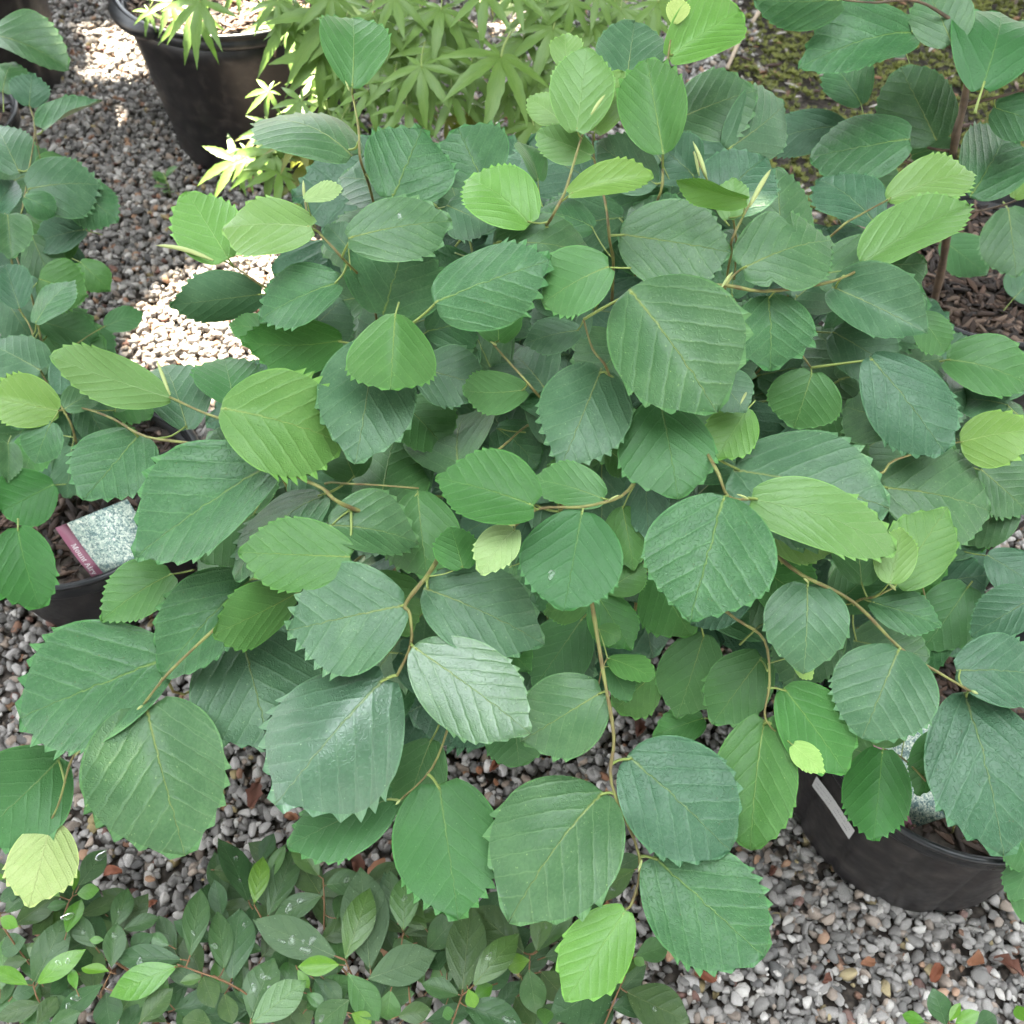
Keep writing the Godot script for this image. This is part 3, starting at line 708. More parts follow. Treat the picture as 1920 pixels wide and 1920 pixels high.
[-271,159,-235,-281,166,-268,24,96,13,19,-269,154,-230,"C"],
[-121,165,-247,-140,167,-280,-16,98,15,20,-118,160,-243,"D"],
[-411,164,-293,-440,180,-322,40,91,12,22,-408,158,-290,"D"],
[-14,164,-197,-9,167,-238,18,98,11,22,-15,159,-192,"C"],
[-38,159,-296,-4,169,-330,5,94,35,28,-42,154,-293,"D"],
[-28,168,-205,-46,168,-243,9,99,-5,23,-26,164,-200,"D"],
[-228,157,-213,-272,163,-238,13,99,2,25,-226,169,-219,"D"],
[-184,180,-219,-197,175,-259,-5,99,-10,21,-182,176,-214,"C"],
[-464,173,-264,-517,168,-297,28,78,-56,26,-459,169,-261,"D"],
[-301,160,-278,-339,166,-282,12,97,20,20,-297,156,-278,"D"],
[-467,193,-232,-476,198,-280,21,98,6,23,-467,189,-227,"C"],
[-98,168,-300,-67,155,-263,12,97,23,22,-101,165,-304,"D"],
[-106,165,-266,-87,160,-305,27,96,0,21,-108,162,-262,"C"],
[37,161,-238,53,159,-269,-6,99,-10,20,35,158,-233,"D"],
[-76,167,-300,-35,159,-313,22,97,6,21,-81,164,-299,"D"],
[-418,165,-195,-453,173,-227,24,97,-1,19,-415,160,-191,"C"],
[-109,195,-218,-98,190,-258,14,99,-8,23,-110,191,-213,"D"],
[-354,178,-195,-335,189,-223,-9,94,32,22,-356,172,-191,"D"],
[-198,158,-217,-245,180,-229,30,88,38,23,-193,152,-216,"D"],
[92,180,-229,126,182,-258,9,98,16,19,89,176,-226,"D"],
[-60,193,-248,-54,191,-281,20,98,-3,20,-60,189,-243,"D"],
[-251,170,-280,-251,168,-321,11,99,-5,20,-251,166,-275,"D"],
[-269,179,-267,-286,186,-298,21,97,12,17,-267,174,-263,"D"],
[-303,169,-245,-333,166,-222,10,96,27,22,-299,165,-248,"D"],
[16,183,-208,50,185,-220,8,93,36,19,11,179,-206,"D"],
[-205,167,-190,-202,173,-236,-7,99,12,29,-206,163,-185,"D"],
[-397,167,-308,-440,190,-335,32,91,27,28,-394,161,-306,"D"],
[-201,165,-287,-221,172,-318,9,98,17,19,-198,160,-283,"D"],
[-308,162,-296,-296,172,-339,43,85,31,25,-309,157,-292,"D"],
[-16,179,-217,7,178,-245,8,100,4,17,-19,175,-213,"D"],
[-81,175,-242,-112,176,-286,15,99,-7,25,-78,171,-238,"C"],
[-50,150,-225,-73,167,-255,16,91,38,20,-48,144,-221,"D"],
[-122,187,-214,-115,193,-258,3,99,13,25,-123,183,-210,"D"],
[-37,170,-220,-59,174,-248,10,99,7,17,-34,165,-216,"D"],
[-403,190,-249,-452,203,-271,16,96,25,23,-398,185,-247,"C"],
[-284,169,-321,-298,180,-365,30,95,13,23,-283,164,-316,"D"],
[-81,185,-288,-116,188,-322,-16,96,24,23,-78,181,-284,"C"],
[-294,162,-252,-314,174,-287,8,96,27,22,-292,157,-247,"D"],
[-237,180,-220,-284,185,-212,13,98,13,23,-230,184,-221,"D"],
[-153,180,-200,-124,186,-216,-18,98,6,17,-158,175,-197,"D"],
[-391,191,-196,-413,200,-238,30,95,5,23,-389,186,-191,"D"],
[-294,164,-314,-242,164,-312,0,99,16,22,-299,160,-315,"D"],
[-286,184,-235,-321,197,-259,25,96,13,18,-283,179,-232,"D"],
[29,190,-262,79,191,-272,2,99,15,26,24,186,-261,"D"],
[-334,168,-248,-339,178,-285,51,85,14,21,-333,163,-243,"C"],
[78,170,-200,86,168,-237,1,100,-3,23,77,166,-195,"D"],
[-466,188,-324,-427,180,-333,23,97,8,24,-471,185,-322,"D"],
[65,187,-222,61,184,-261,-29,96,-4,20,65,183,-217,"D"],
[-187,180,-327,-203,198,-356,20,88,43,18,-185,173,-323,"D"],
[-72,183,-266,-56,185,-305,7,99,8,22,-74,179,-262,"D"],
[-77,183,-236,-53,194,-259,-10,95,31,19,-81,178,-232,"C"],
[-236,176,-272,-274,179,-279,9,100,0,16,-231,172,-271,"C"],
[-438,174,-242,-469,179,-280,19,98,-6,18,-435,170,-239,"C"],
[-361,179,-310,-398,189,-323,30,95,-9,20,-357,173,-308,"D"],
[-221,188,-345,-189,198,-361,-11,93,34,19,-226,183,-343,"C"],
[-277,191,-299,-287,201,-331,8,96,26,18,-276,186,-295,"D"],
[-403,165,-233,-445,175,-243,21,98,7,20,-399,160,-232,"D"],
[-194,159,-216,-173,163,-240,26,90,36,20,-197,155,-212,"D"],
[-151,162,-332,-110,169,-358,3,96,28,23,-155,157,-329,"D"],
[-231,169,-305,-217,175,-339,24,94,25,20,-237,172,-294,"D"],
[-462,170,-210,-465,179,-241,3,97,25,19,-461,165,-205,"C"],
[57,169,-276,96,176,-291,-14,99,9,19,53,165,-275,"D"],
[-443,165,-286,-447,166,-322,45,89,-2,19,-443,161,-281,"C"],
[-412,164,-276,-463,168,-285,5,98,18,24,-407,160,-275,"C"],
[-134,187,-210,-103,187,-228,6,99,12,17,-139,183,-207,"D"],
[-424,170,-312,-379,161,-309,20,97,12,24,-429,167,-313,"D"],
[-378,177,-283,-355,182,-324,19,96,23,25,-380,173,-279,"D"],
[-297,181,-347,-244,176,-343,8,99,7,25,-302,177,-348,"D"],
[-445,183,-206,-439,183,-243,37,93,6,19,-446,179,-201,"C"],
[89,174,-248,91,172,-294,3,100,-2,25,89,170,-243,"D"],
[-282,191,-276,-318,204,-292,32,94,8,20,-278,185,-274,"D"],
[-123,185,-202,-151,190,-236,22,98,-4,24,-120,181,-199,"D"]]
const AZALEA_TWIGS := [
[1.3,[[-409,226,-307],[-412,226,-297],[-431,175,-293],[-438,95,-291],[-410,74,-287],[-398,0,-283]]],
[1.3,[[-474,223,-293],[-464,222,-277],[-452,156,-256],[-466,93,-272],[-467,0,-269]]],
[1.3,[[-424,226,-230],[-417,226,-219],[-429,174,-222],[-435,93,-223],[-428,73,-219],[-428,0,-217]]],
[1.3,[[-357,226,-242],[-361,226,-228],[-380,173,-231],[-389,93,-231],[-380,73,-210],[-380,0,-198]]],
[1.3,[[-300,226,-247],[-281,226,-241],[-256,226,-233],[-243,171,-232],[-237,91,-231],[-241,72,-221],[-239,0,-214]]],
[1.3,[[-239,226,-299],[-231,226,-288],[-237,172,-294],[-239,91,-296],[-224,72,-287],[-218,0,-284]]],
[1.3,[[-178,224,-324],[-174,224,-298],[-181,169,-291],[-184,89,-287],[-173,71,-280],[-169,0,-274]]],
[1.3,[[-149,228,-250],[-145,228,-242],[-144,172,-241],[-144,91,-239],[-142,72,-227],[-141,0,-220]]],
[1.3,[[-99,226,-275],[-100,225,-255],[-101,158,-231],[-99,95,-242],[-98,0,-235]]],
[1.3,[[-44,227,-221],[-50,227,-204],[-56,171,-205],[-59,90,-205],[-62,72,-196],[-65,0,-191]]],
[1.3,[[16,225,-256],[15,225,-240],[12,170,-237],[11,89,-235],[16,71,-224],[18,0,-218]]],
[1.3,[[-266,224,-238],[-238,224,-225],[-226,169,-219],[-222,89,-216],[-235,71,-211],[-240,0,-207]]],
[1.3,[[-92,219,-230],[-90,219,-217],[-88,153,-192],[-95,92,-204],[-98,0,-197]]],
[1.3,[[102,215,-240],[90,215,-218],[79,150,-196],[92,90,-204],[93,0,-196]]]]
const CORNER_LEAVES := [
[375,228,-196,366,242,-223,-17,86,48,20,377,228,-196,"D"],
[353,240,-197,338,230,-205,-50,86,-12,11,357,239,-196,"B"],
[382,230,-197,402,240,-205,-36,91,22,13,377,228,-198,"B"],
[375,237,-198,387,241,-212,-33,94,3,8,377,228,-198,"L"],
[404,220,-197,426,218,-208,8,99,-6,16,399,217,-195,"D"],
[442,236,-198,443,222,-214,-48,66,-58,13,442,235,-194,"B"],
[370,220,-193,344,217,-198,-12,99,8,16,377,228,-192,"D"],
[391,214,-192,407,232,-191,-74,68,1,16,387,206,-192,"D"]]
const CORNER_TWIGS := [
[1.3,[[377,228,-198],[377,228,-185],[380,160,-163],[421,96,-209],[444,0,-222]]]]
const MAPLE_LEAVES := [
[-316,460,-1517,-357,437,-1463,19,83,50,0],
[-261,470,-1493,-314,442,-1421,21,84,49,0],
[-282,420,-1471,-336,386,-1432,9,68,72,0],
[-365,300,-1399,-419,282,-1352,21,80,55,0],
[-357,280,-1385,-356,265,-1322,47,85,18,0],
[-304,270,-1431,-297,250,-1345,44,88,17,1],
[-367,320,-1439,-385,303,-1396,42,76,47,0],
[-164,440,-1465,-154,406,-1432,38,70,59,0],
[-125,460,-1360,-127,425,-1295,-9,87,46,0],
[-150,400,-1360,-141,380,-1304,15,94,30,0],
[-209,400,-1400,-197,377,-1349,12,91,38,0],
[-249,250,-1410,-245,226,-1372,2,85,52,0],
[-107,460,-1402,-114,437,-1326,4,95,29,0],
[-15,470,-1368,-29,456,-1263,29,93,16,0],
[58,480,-1425,34,451,-1354,1,92,37,0],
[116,470,-1454,130,447,-1404,20,91,36,0],
[50,500,-1452,42,465,-1411,-7,76,63,0],
[-59,430,-1409,-66,407,-1349,1,93,35,0],
[-64,360,-1404,-65,340,-1354,16,91,36,1],
[16,460,-1436,11,439,-1379,4,93,35,0],
[-99,500,-1441,-102,478,-1373,13,93,31,0],
[83,510,-1444,81,475,-1408,14,70,69,0],
[-441,500,-1464,-456,466,-1399,-2,88,45,0],
[-495,480,-1503,-506,471,-1459,38,87,28,0],
[157,480,-1481,152,453,-1433,-3,87,48,0],
[210,490,-1482,197,469,-1424,-25,92,27,0],
[297,480,-1523,309,449,-1491,18,73,65,0],
[-196,490,-1445,-192,468,-1374,0,95,29,0],
[-84,410,-1371,-70,390,-1316,12,94,30,0],
[-169,420,-1399,-167,395,-1349,36,84,39,0],
[-133,480,-1447,-140,459,-1382,-7,95,29,0],
[-200,440,-1433,-193,421,-1367,8,96,26,0],
[31,420,-1397,38,397,-1339,-15,90,38,0],
[68,440,-1401,62,409,-1362,2,78,61,0],
[-4,400,-1386,1,372,-1349,-16,76,61,0],
[-252,360,-1392,-271,335,-1348,8,85,51,0],
[-310,380,-1409,-351,359,-1383,-5,81,58,0],
[31,380,-1345,43,358,-1289,13,93,33,0],
[-249,450,-1475,-260,416,-1420,29,79,53,0],
[-37,520,-1444,-45,500,-1387,-8,94,32,0],
[-162,520,-1435,-154,494,-1384,-9,87,46,0],
[-258,500,-1480,-264,468,-1428,34,78,51,0],
[-342,480,-1506,-372,463,-1472,1,89,44,0],
[4,520,-1447,13,501,-1398,1,93,36,0],
[120,510,-1462,108,486,-1422,-7,86,49,0],
[-237,400,-1447,-242,373,-1397,22,85,47,0],
[-87,440,-1495,-81,415,-1441,5,91,40,0],
[40,360,-1428,23,333,-1397,5,74,66,0],
[-324,320,-1404,-348,310,-1353,-2,98,16,1],
[-285,240,-1430,-311,223,-1406,-15,87,46,0],
[-220,220,-1387,-221,195,-1353,-5,81,58,0],
[103,420,-1487,101,407,-1434,36,89,23,0],
[-151,340,-1389,-139,313,-1350,9,83,54,0],
[-24,330,-1420,-20,307,-1385,-13,82,55,0],
[-340,376,-1667,-381,356,-1644,1,73,67,0],
[-367,390,-1710,-387,368,-1670,46,65,59,0],
[-277,374,-1739,-320,344,-1683,-3,88,45,0],
[-293,370,-1686,-326,342,-1624,-2,91,40,0],
[-300,345,-1579,-360,333,-1558,5,77,63,0],
[-367,365,-1674,-411,341,-1617,12,87,47,0],
[-447,236,-1477,-512,225,-1462,-1,84,53,0],
[-391,229,-1523,-454,227,-1518,2,87,48,0],
[-445,210,-1543,-455,192,-1492,27,88,37,0],
[-428,244,-1469,-423,225,-1434,0,88,46,0],
[-302,217,-1429,-277,195,-1368,15,94,28,1],
[-333,223,-1515,-329,204,-1459,-18,92,33,1],
[-346,222,-1555,-351,204,-1517,-10,90,40,0],
[-175,362,-1593,-155,345,-1549,-23,86,43,0],
[-181,380,-1660,-162,354,-1629,2,77,62,0],
[-146,413,-1418,-175,395,-1359,11,93,33,0],
[-123,374,-1500,-100,357,-1435,-33,87,34,0],
[-194,357,-1459,-200,337,-1425,15,84,51,0],
[-154,319,-1535,-149,303,-1501,4,90,43,0],
[-303,312,-1530,-304,290,-1491,16,86,48,0],
[-268,360,-1401,-248,338,-1369,8,84,53,0],
[-320,164,-1536,-329,152,-1497,-2,95,29,0],
[-299,177,-1501,-315,160,-1473,-12,88,44,0],
[-141,422,-1446,-157,388,-1402,-2,79,60,0],
[-81,405,-1574,-83,385,-1500,9,96,25,0],
[-14,395,-1518,-25,364,-1464,-9,86,49,0],
[13,435,-1397,21,389,-1353,24,68,68,0],
[51,402,-1584,38,372,-1541,-22,83,50,0],
[84,406,-1521,70,390,-1453,-15,96,19,0],
[77,428,-1569,81,395,-1536,-3,70,70,0],
[90,407,-1549,112,397,-1505,-49,76,41,0],
[77,451,-1616,72,423,-1574,-8,83,54,0],
[36,405,-1632,21,386,-1573,22,90,35,0],
[-88,361,-1580,-64,340,-1544,19,89,39,0],
[-47,350,-1570,-60,340,-1521,13,96,21,0],
[-132,325,-1508,-137,303,-1475,15,81,55,1],
[-104,295,-1501,-107,272,-1467,-23,82,51,1],
[7,415,-1507,-14,397,-1474,34,71,60,0],
[-94,468,-1471,-83,450,-1408,20,95,23,0],
[-95,457,-1491,-108,441,-1425,-16,96,20,0],
[60,415,-1689,77,406,-1607,15,98,7,0],
[53,417,-1642,64,394,-1612,15,80,56,0],
[-504,410,-1617,-507,378,-1557,27,84,46,0],
[-569,415,-1610,-578,398,-1584,15,81,56,0],
[-561,431,-1652,-573,418,-1636,36,57,72,0],
[188,384,-1618,194,359,-1583,13,81,56,0],
[203,431,-1571,214,409,-1522,-16,88,43,0],
[267,408,-1669,272,388,-1623,-37,82,41,0],
[231,415,-1613,234,388,-1590,-11,62,77,0],
[317,425,-1651,317,409,-1606,32,89,31,0],
[301,409,-1655,297,389,-1606,-38,86,31,0],
[-182,412,-1573,-193,385,-1542,7,73,67,0],
[-161,432,-1611,-175,414,-1541,-18,96,20,0],
[-54,369,-1413,-38,344,-1381,-21,71,66,0],
[-134,342,-1456,-141,325,-1423,-9,89,43,0],
[-132,324,-1571,-122,296,-1535,-21,74,62,0],
[-211,330,-1621,-226,310,-1573,-1,92,38,0],
[-146,382,-1650,-134,362,-1607,-12,88,44,0],
[-144,381,-1575,-121,359,-1525,23,92,30,0],
[-171,409,-1543,-181,383,-1500,25,79,55,0],
[-210,343,-1714,-196,318,-1676,-17,78,59,0],
[29,345,-1532,52,327,-1494,-20,83,50,0],
[16,356,-1534,41,332,-1497,19,88,42,0],
[52,363,-1526,50,336,-1498,-15,71,67,0],
[68,372,-1602,63,358,-1558,-4,95,29,0],
[15,340,-1509,44,321,-1485,-1,77,62,0],
[-24,324,-1534,-36,299,-1497,12,80,57,0],
[-280,324,-1547,-290,300,-1501,19,85,47,0],
[-257,312,-1492,-284,285,-1460,-18,82,52,0],
[-388,320,-1543,-427,299,-1526,-21,83,50,0],
[-345,293,-1539,-369,285,-1510,-9,97,18,0],
[23,338,-1425,30,309,-1397,35,68,63,0],
[-9,311,-1407,-8,289,-1361,3,89,43,0],
[-272,415,-1505,-282,398,-1449,8,94,31,0],
[-278,413,-1530,-321,396,-1500,-2,88,46,0],
[42,489,-1565,33,496,-1464,-2,99,-6,0],
[-57,461,-1574,-71,443,-1532,35,81,46,0],
[-178,455,-1568,-178,427,-1528,17,80,57,0],
[-169,446,-1651,-184,427,-1602,10,91,37,0],
[-316,443,-1544,-333,424,-1485,17,92,33,0],
[-266,425,-1622,-278,426,-1536,-14,98,-2,0],
[-432,436,-1648,-453,421,-1613,25,81,51,0],
[-403,388,-1677,-415,374,-1636,33,85,39,0],
[12,433,-1655,46,423,-1635,3,91,41,0],
[23,478,-1542,30,460,-1506,-5,88,45,0],
[149,467,-1502,149,444,-1465,4,83,54,0],
[155,459,-1559,156,441,-1515,-21,89,38,0],
[-272,343,-1547,-280,323,-1505,40,78,46,0],
[-314,306,-1614,-309,294,-1552,-5,97,19,0],
[-114,371,-1675,-105,341,-1641,23,76,59,0],
[5,276,-1564,17,257,-1529,0,87,48,0],
[27,315,-1484,-5,307,-1459,22,81,53,0],
[-353,234,-1543,-393,230,-1519,7,95,28,1],
[-404,267,-1502,-411,254,-1451,10,96,25,1],
[-336,181,-1504,-362,175,-1475,19,90,36,0],
[-283,169,-1471,-292,160,-1443,-6,96,25,0],
[-285,169,-1491,-297,155,-1456,0,92,36,0],
[-250,137,-1510,-248,117,-1483,-3,79,60,0],
[115,384,-1616,122,365,-1599,-2,65,75,0],
[119,370,-1611,124,350,-1590,-7,73,67,0],
[-198,251,-1562,-196,238,-1513,31,91,22,0],
[-169,251,-1544,-175,238,-1492,-13,96,22,0],
[17,282,-1542,27,271,-1509,-6,93,35,0],
[-63,263,-1551,-63,247,-1523,-1,86,50,0]]
const LITTER := [[-371,12,-495,34],[-309,12,-491,44],[-261,12,-464,25],[-456,12,-396,32],[-180,12,-404,38],[-156,12,-402,44],[-23,12,-529,26],[155,12,-580,40],[386,12,-301,25],[459,12,-290,32],[537,12,-295,44],[502,12,-308,32],[209,12,-288,37],[299,12,-399,19],[389,12,-411,22],[-403,12,-363,17],[338,12,-287,19]]
const SUN_SPOTS := [[-363,0,-1615,111],[-397,0,-1417,88],[-489,0,-1347,92],[-532,0,-1307,43],[-437,0,-1255,55],[-327,0,-1475,90],[-894,0,-2346,20],[-873,0,-2194,24],[-860,0,-1958,10],[-69,0,-2411,19],[-19,0,-2391,22],[-74,0,-1751,33],[-230,0,-2062,27]]


var rng := RandomNumberGenerator.new()
var noise := FastNoiseLite.new()
var mats := {}
var used_names := {}

# ------------------------------------------------------------------ helpers
func mm(a, i := 0) -> Vector3:
	return Vector3(a[i], a[i + 1], a[i + 2]) * 0.001

func numbered(called: String, scope := "") -> String:
	var key := scope + "/" + called
	var n: int = used_names.get(key, 0)
	used_names[key] = n + 1
	return called if n == 0 else "%s_%03d" % [called, n]

func tag(o: Node, label: String, category: String, group := "") -> void:
	o.set_meta("label", label)
	o.set_meta("category", category)
	if group != "":
		o.set_meta("group", group)

func thing(called: String, at: Vector3, label: String, category: String, group := "") -> Node3D:
	var o := Node3D.new()
	o.name = numbered(called)
	add_child(o)
	o.position = at
	tag(o, label, category, group)
	return o

func part(called: String, mesh: Mesh, mat: Material, parent: Node3D, xf := Transform3D()) -> MeshInstance3D:
	var o := MeshInstance3D.new()
	o.name = numbered(called, str(parent.get_path()) if parent.is_inside_tree() else str(parent.get_instance_id()))
	o.mesh = mesh
	o.material_override = mat
	o.transform = xf
	parent.add_child(o)
	return o

func std(color: Color, rough := 0.7, spec := 0.5) -> StandardMaterial3D:
	var m := StandardMaterial3D.new()
	m.albedo_color = color
	m.roughness = rough
	m.metallic_specular = spec
	return m

func grid_mesh(pts: Array, uvs: Array, rows: int, cols: int, closed := false, tints := []) -> ArrayMesh:
	# pts: rows*cols points; quads between neighbours, smooth normals
	var st := SurfaceTool.new()
	st.begin(Mesh.PRIMITIVE_TRIANGLES)
	for i in pts.size():
		st.set_uv(uvs[i])
		if tints.size() > 0:
			st.set_color(tints[i])
		st.add_vertex(pts[i])
	for r in rows - 1:
		for c in (cols if closed else cols - 1):
			var c2 := (c + 1) % cols
			var a := r * cols + c
			var b := r * cols + c2
			var d := (r + 1) * cols + c
			var e := (r + 1) * cols + c2
			st.add_index(a); st.add_index(d); st.add_index(b)
			st.add_index(b); st.add_index(d); st.add_index(e)
	st.generate_normals()
	return st.commit()

func smooth_path(pts: Array, per := 4) -> Array:
	if pts.size() < 3:
		return pts
	var out := []
	for i in pts.size() - 1:
		var p0: Vector3 = pts[maxi(i - 1, 0)]
		var p1: Vector3 = pts[i]
		var p2: Vector3 = pts[i + 1]
		var p3: Vector3 = pts[mini(i + 2, pts.size() - 1)]
		for k in per:
			var t := float(k) / per
			out.append(p1.cubic_interpolate(p2, p0, p3, t))
	out.append(pts[pts.size() - 1])
	return out

func tube(pts: Array, radii: Array, sides := 7) -> ArrayMesh:
	# a round tube with closed ends along pts
	var P := []
	var U := []
	var n := pts.size()
	var side := Vector3.ZERO
	for i in n:
		var dir: Vector3 = (pts[mini(i + 1, n - 1)] - pts[maxi(i - 1, 0)])
		dir = dir.normalized() if dir.length() > 1e-6 else Vector3.UP
		if side == Vector3.ZERO:
			side = dir.cross(Vector3(0.3, 0.2, 0.93)).normalized()
		side = (side - dir * side.dot(dir)).normalized()
		var other := dir.cross(side)
		for ring in ([0.02, 1.0] if i == 0 else ([1.0, 0.02] if i == n - 1 else [1.0])):
			for k in sides:
				var a := TAU * k / sides
				P.append(pts[i] + (side * cos(a) + other * sin(a)) * (radii[i] * ring))
				U.append(Vector2(float(k) / sides, float(i) / n))
	return grid_mesh(P, U, n + 2, sides, true)

func lathe(profile: Array, seg := 64, groove := 0.0, panels := 0) -> ArrayMesh:
	# profile: Vector2(radius, height) from outside bottom round to inside
	var P := []
	var U := []
	for i in profile.size():
		var q: Vector2 = profile[i]
		for k in seg:
			var a := TAU * k / seg
			var r := q.x
			if panels > 0 and q.x > 0.02:
				var f := fposmod(a / TAU * panels, 1.0)
				r -= groove * exp(-pow((f - 0.5) * 14.0, 2.0))
			P.append(Vector3(cos(a) * r, q.y, sin(a) * r))
			U.append(Vector2(float(k) / seg, float(i) / profile.size()))
	return grid_mesh(P, U, profile.size(), seg, true)

func scatter(called: String, mesh: Mesh, mat: Material, xfs: Array, cols: Array, parent: Node3D) -> MultiMeshInstance3D:
	var m := MultiMesh.new()
	m.transform_format = MultiMesh.TRANSFORM_3D
	m.use_colors = true
	m.mesh = mesh
	m.instance_count = xfs.size()
	for i in xfs.size():
		m.set_instance_transform(i, xfs[i])
		m.set_instance_color(i, cols[i])
	var o := MultiMeshInstance3D.new()
	o.name = numbered(called, str(parent.get_instance_id()))
	o.multimesh = m
	o.material_override = mat
	parent.add_child(o)
	o.set_meta("kind", "stuff")
	return o

# ------------------------------------------------------------------ leaf textures
func lerp3(a: Vector3, b: Vector3, t: float) -> Vector3:
	return a + (b - a) * t

func vein_fields(n: int, spacing: float, rise: float, cross_n: float, soft: float) -> Dictionary:
	# main veins, side veins, cross veins and relief of a leaf laid out over the unit square
	var main := PackedFloat32Array(); main.resize(n * n)
	var side := PackedFloat32Array(); side.resize(n * n)
	var net := PackedFloat32Array(); net.resize(n * n)
	var relief := PackedFloat32Array(); relief.resize(n * n)
	var blot := PackedFloat32Array(); blot.resize(n * n)
	for j in n:
		var t := (j + 0.5) / n
		for i in n:
			var x := ((i + 0.5) / n - 0.5) * 2.0
			var X := absf(x)
			var k := j * n + i
			var wob := noise.get_noise_2d(i * 260.0 / n, j * 260.0 / n)
			var m := exp(-pow((x + wob * 0.03) / (0.0135 * (1.2 - 0.9 * t)), 2.0))
			var p := (t - (rise * X + 0.14 * X * X) * (1.15 - 0.35 * t) + 0.012 * wob) / spacing + (0.32 if x > 0.0 else 0.0)
			var f := absf(p - roundf(p))
			var w := 0.030 * (1.15 - 0.75 * X)
			var l := exp(-pow(f / w, 2.0)) if p > -0.5 else exp(-pow(absf(fposmod(p * 1.6, 1.0) - 0.5) / 0.09, 2.0)) * 0.5
			if X > 0.4:
				var br := fposmod(-p, 1.0) - (X - 0.4) * 0.85
				l = maxf(l, 0.6 * exp(-pow(br / 0.032, 2.0)))
			if t > 0.94:
				l *= (1.0 - t) / 0.06
			var q := X * cross_n + p * 0.9 + 1.3 * noise.get_noise_2d(i * 500.0 / n + 91.0, j * 500.0 / n)
			var c := exp(-pow((absf(q - roundf(q))) / 0.11, 2.0)) * (0.4 + 0.6 * absf(noise.get_noise_2d(i * 330.0 / n, j * 330.0 / n + 400.0)) * 2.0)
			main[k] = m
			side[k] = l
			net[k] = clampf(c, 0.0, 1.0)
			relief[k] = clampf(0.60 + 0.16 * (minf(f * 2.0, 1.0) - 0.4) - 0.22 * exp(-pow(f / 0.10, 2.0)) - 0.4 * m - 0.16 * c * soft + 0.10 * wob * soft, 0.0, 1.0)
			blot[k] = noise.get_noise_2d(i * 90.0 / n + 700.0, j * 90.0 / n) * 0.7 + noise.get_noise_2d(i * 900.0 / n + 70.0, j * 900.0 / n + 33.0) * 0.5
	return {"n": n, "main": main, "side": side, "net": net, "relief": relief, "blot": blot}

func leaf_image(fl: Dictionary, base: Vector3, patch: Vector3, vein: Vector3, rib: Vector3, side_amt: float, net_amt: float, specks: int, speck: Vector3, gain := 1.0) -> ImageTexture:
	var n: int = fl.n
	var data := PackedByteArray(); data.resize(n * n * 3)
	for k in n * n:
		var c := lerp3(base, patch, clampf(0.35 + fl.blot[k] * 0.9, 0.0, 1.0))
		c = lerp3(c, vein, fl.net[k] * net_amt)
		c = lerp3(c, vein, fl.side[k] * side_amt)
		c = lerp3(c, rib, fl.main[k] * lerpf(0.95, 0.55, float(k) / (n * n)))
		c *= gain
		data[k * 3] = int(clampf(c.x, 0, 255)); data[k * 3 + 1] = int(clampf(c.y, 0, 255)); data[k * 3 + 2] = int(clampf(c.z, 0, 255))
	var im := Image.create_from_data(n, n, false, Image.FORMAT_RGB8, data)
	for s in specks:
		var x := rng.randi_range(4, n - 8)
		var y := rng.randi_range(4, n - 8)
		var r := rng.randi_range(1, 2)
		for dy in range(-r, r + 1):
			for dx in range(-r, r + 1):
				if dx * dx + dy * dy <= r * r and rng.randf() < 0.75:
					var o := im.get_pixel(x + dx, y + dy)
					im.set_pixel(x + dx, y + dy, o.lerp(Color(speck.x / 255.0, speck.y / 255.0, speck.z / 255.0), 0.55))
	return ImageTexture.create_from_image(im)

func relief_map(fl: Dictionary, strength: float) -> ImageTexture:
	var n: int = fl.n
	var data := PackedByteArray(); data.resize(n * n)
	for k in n * n:
		data[k] = int(fl.relief[k] * 255.0)
	var im := Image.create_from_data(n, n, false, Image.FORMAT_L8, data)
	im.convert(Image.FORMAT_RGBA8)
	im.bump_map_to_normal_map(strength)
	return ImageTexture.create_from_image(im)

func leaf_mat(tex: Texture2D, nor: Texture2D, tint: Color, rough: float, back: Color, nscale := 1.0, spec := 0.5) -> StandardMaterial3D:
	var m := std(tint, rough, spec)
	m.albedo_texture = tex
	m.normal_enabled = true
	m.normal_texture = nor
	m.normal_scale = nscale
	m.vertex_color_use_as_albedo = true
	m.backlight_enabled = true
	m.backlight = back
	m.cull_mode = BaseMaterial3D.CULL_DISABLED
	return m

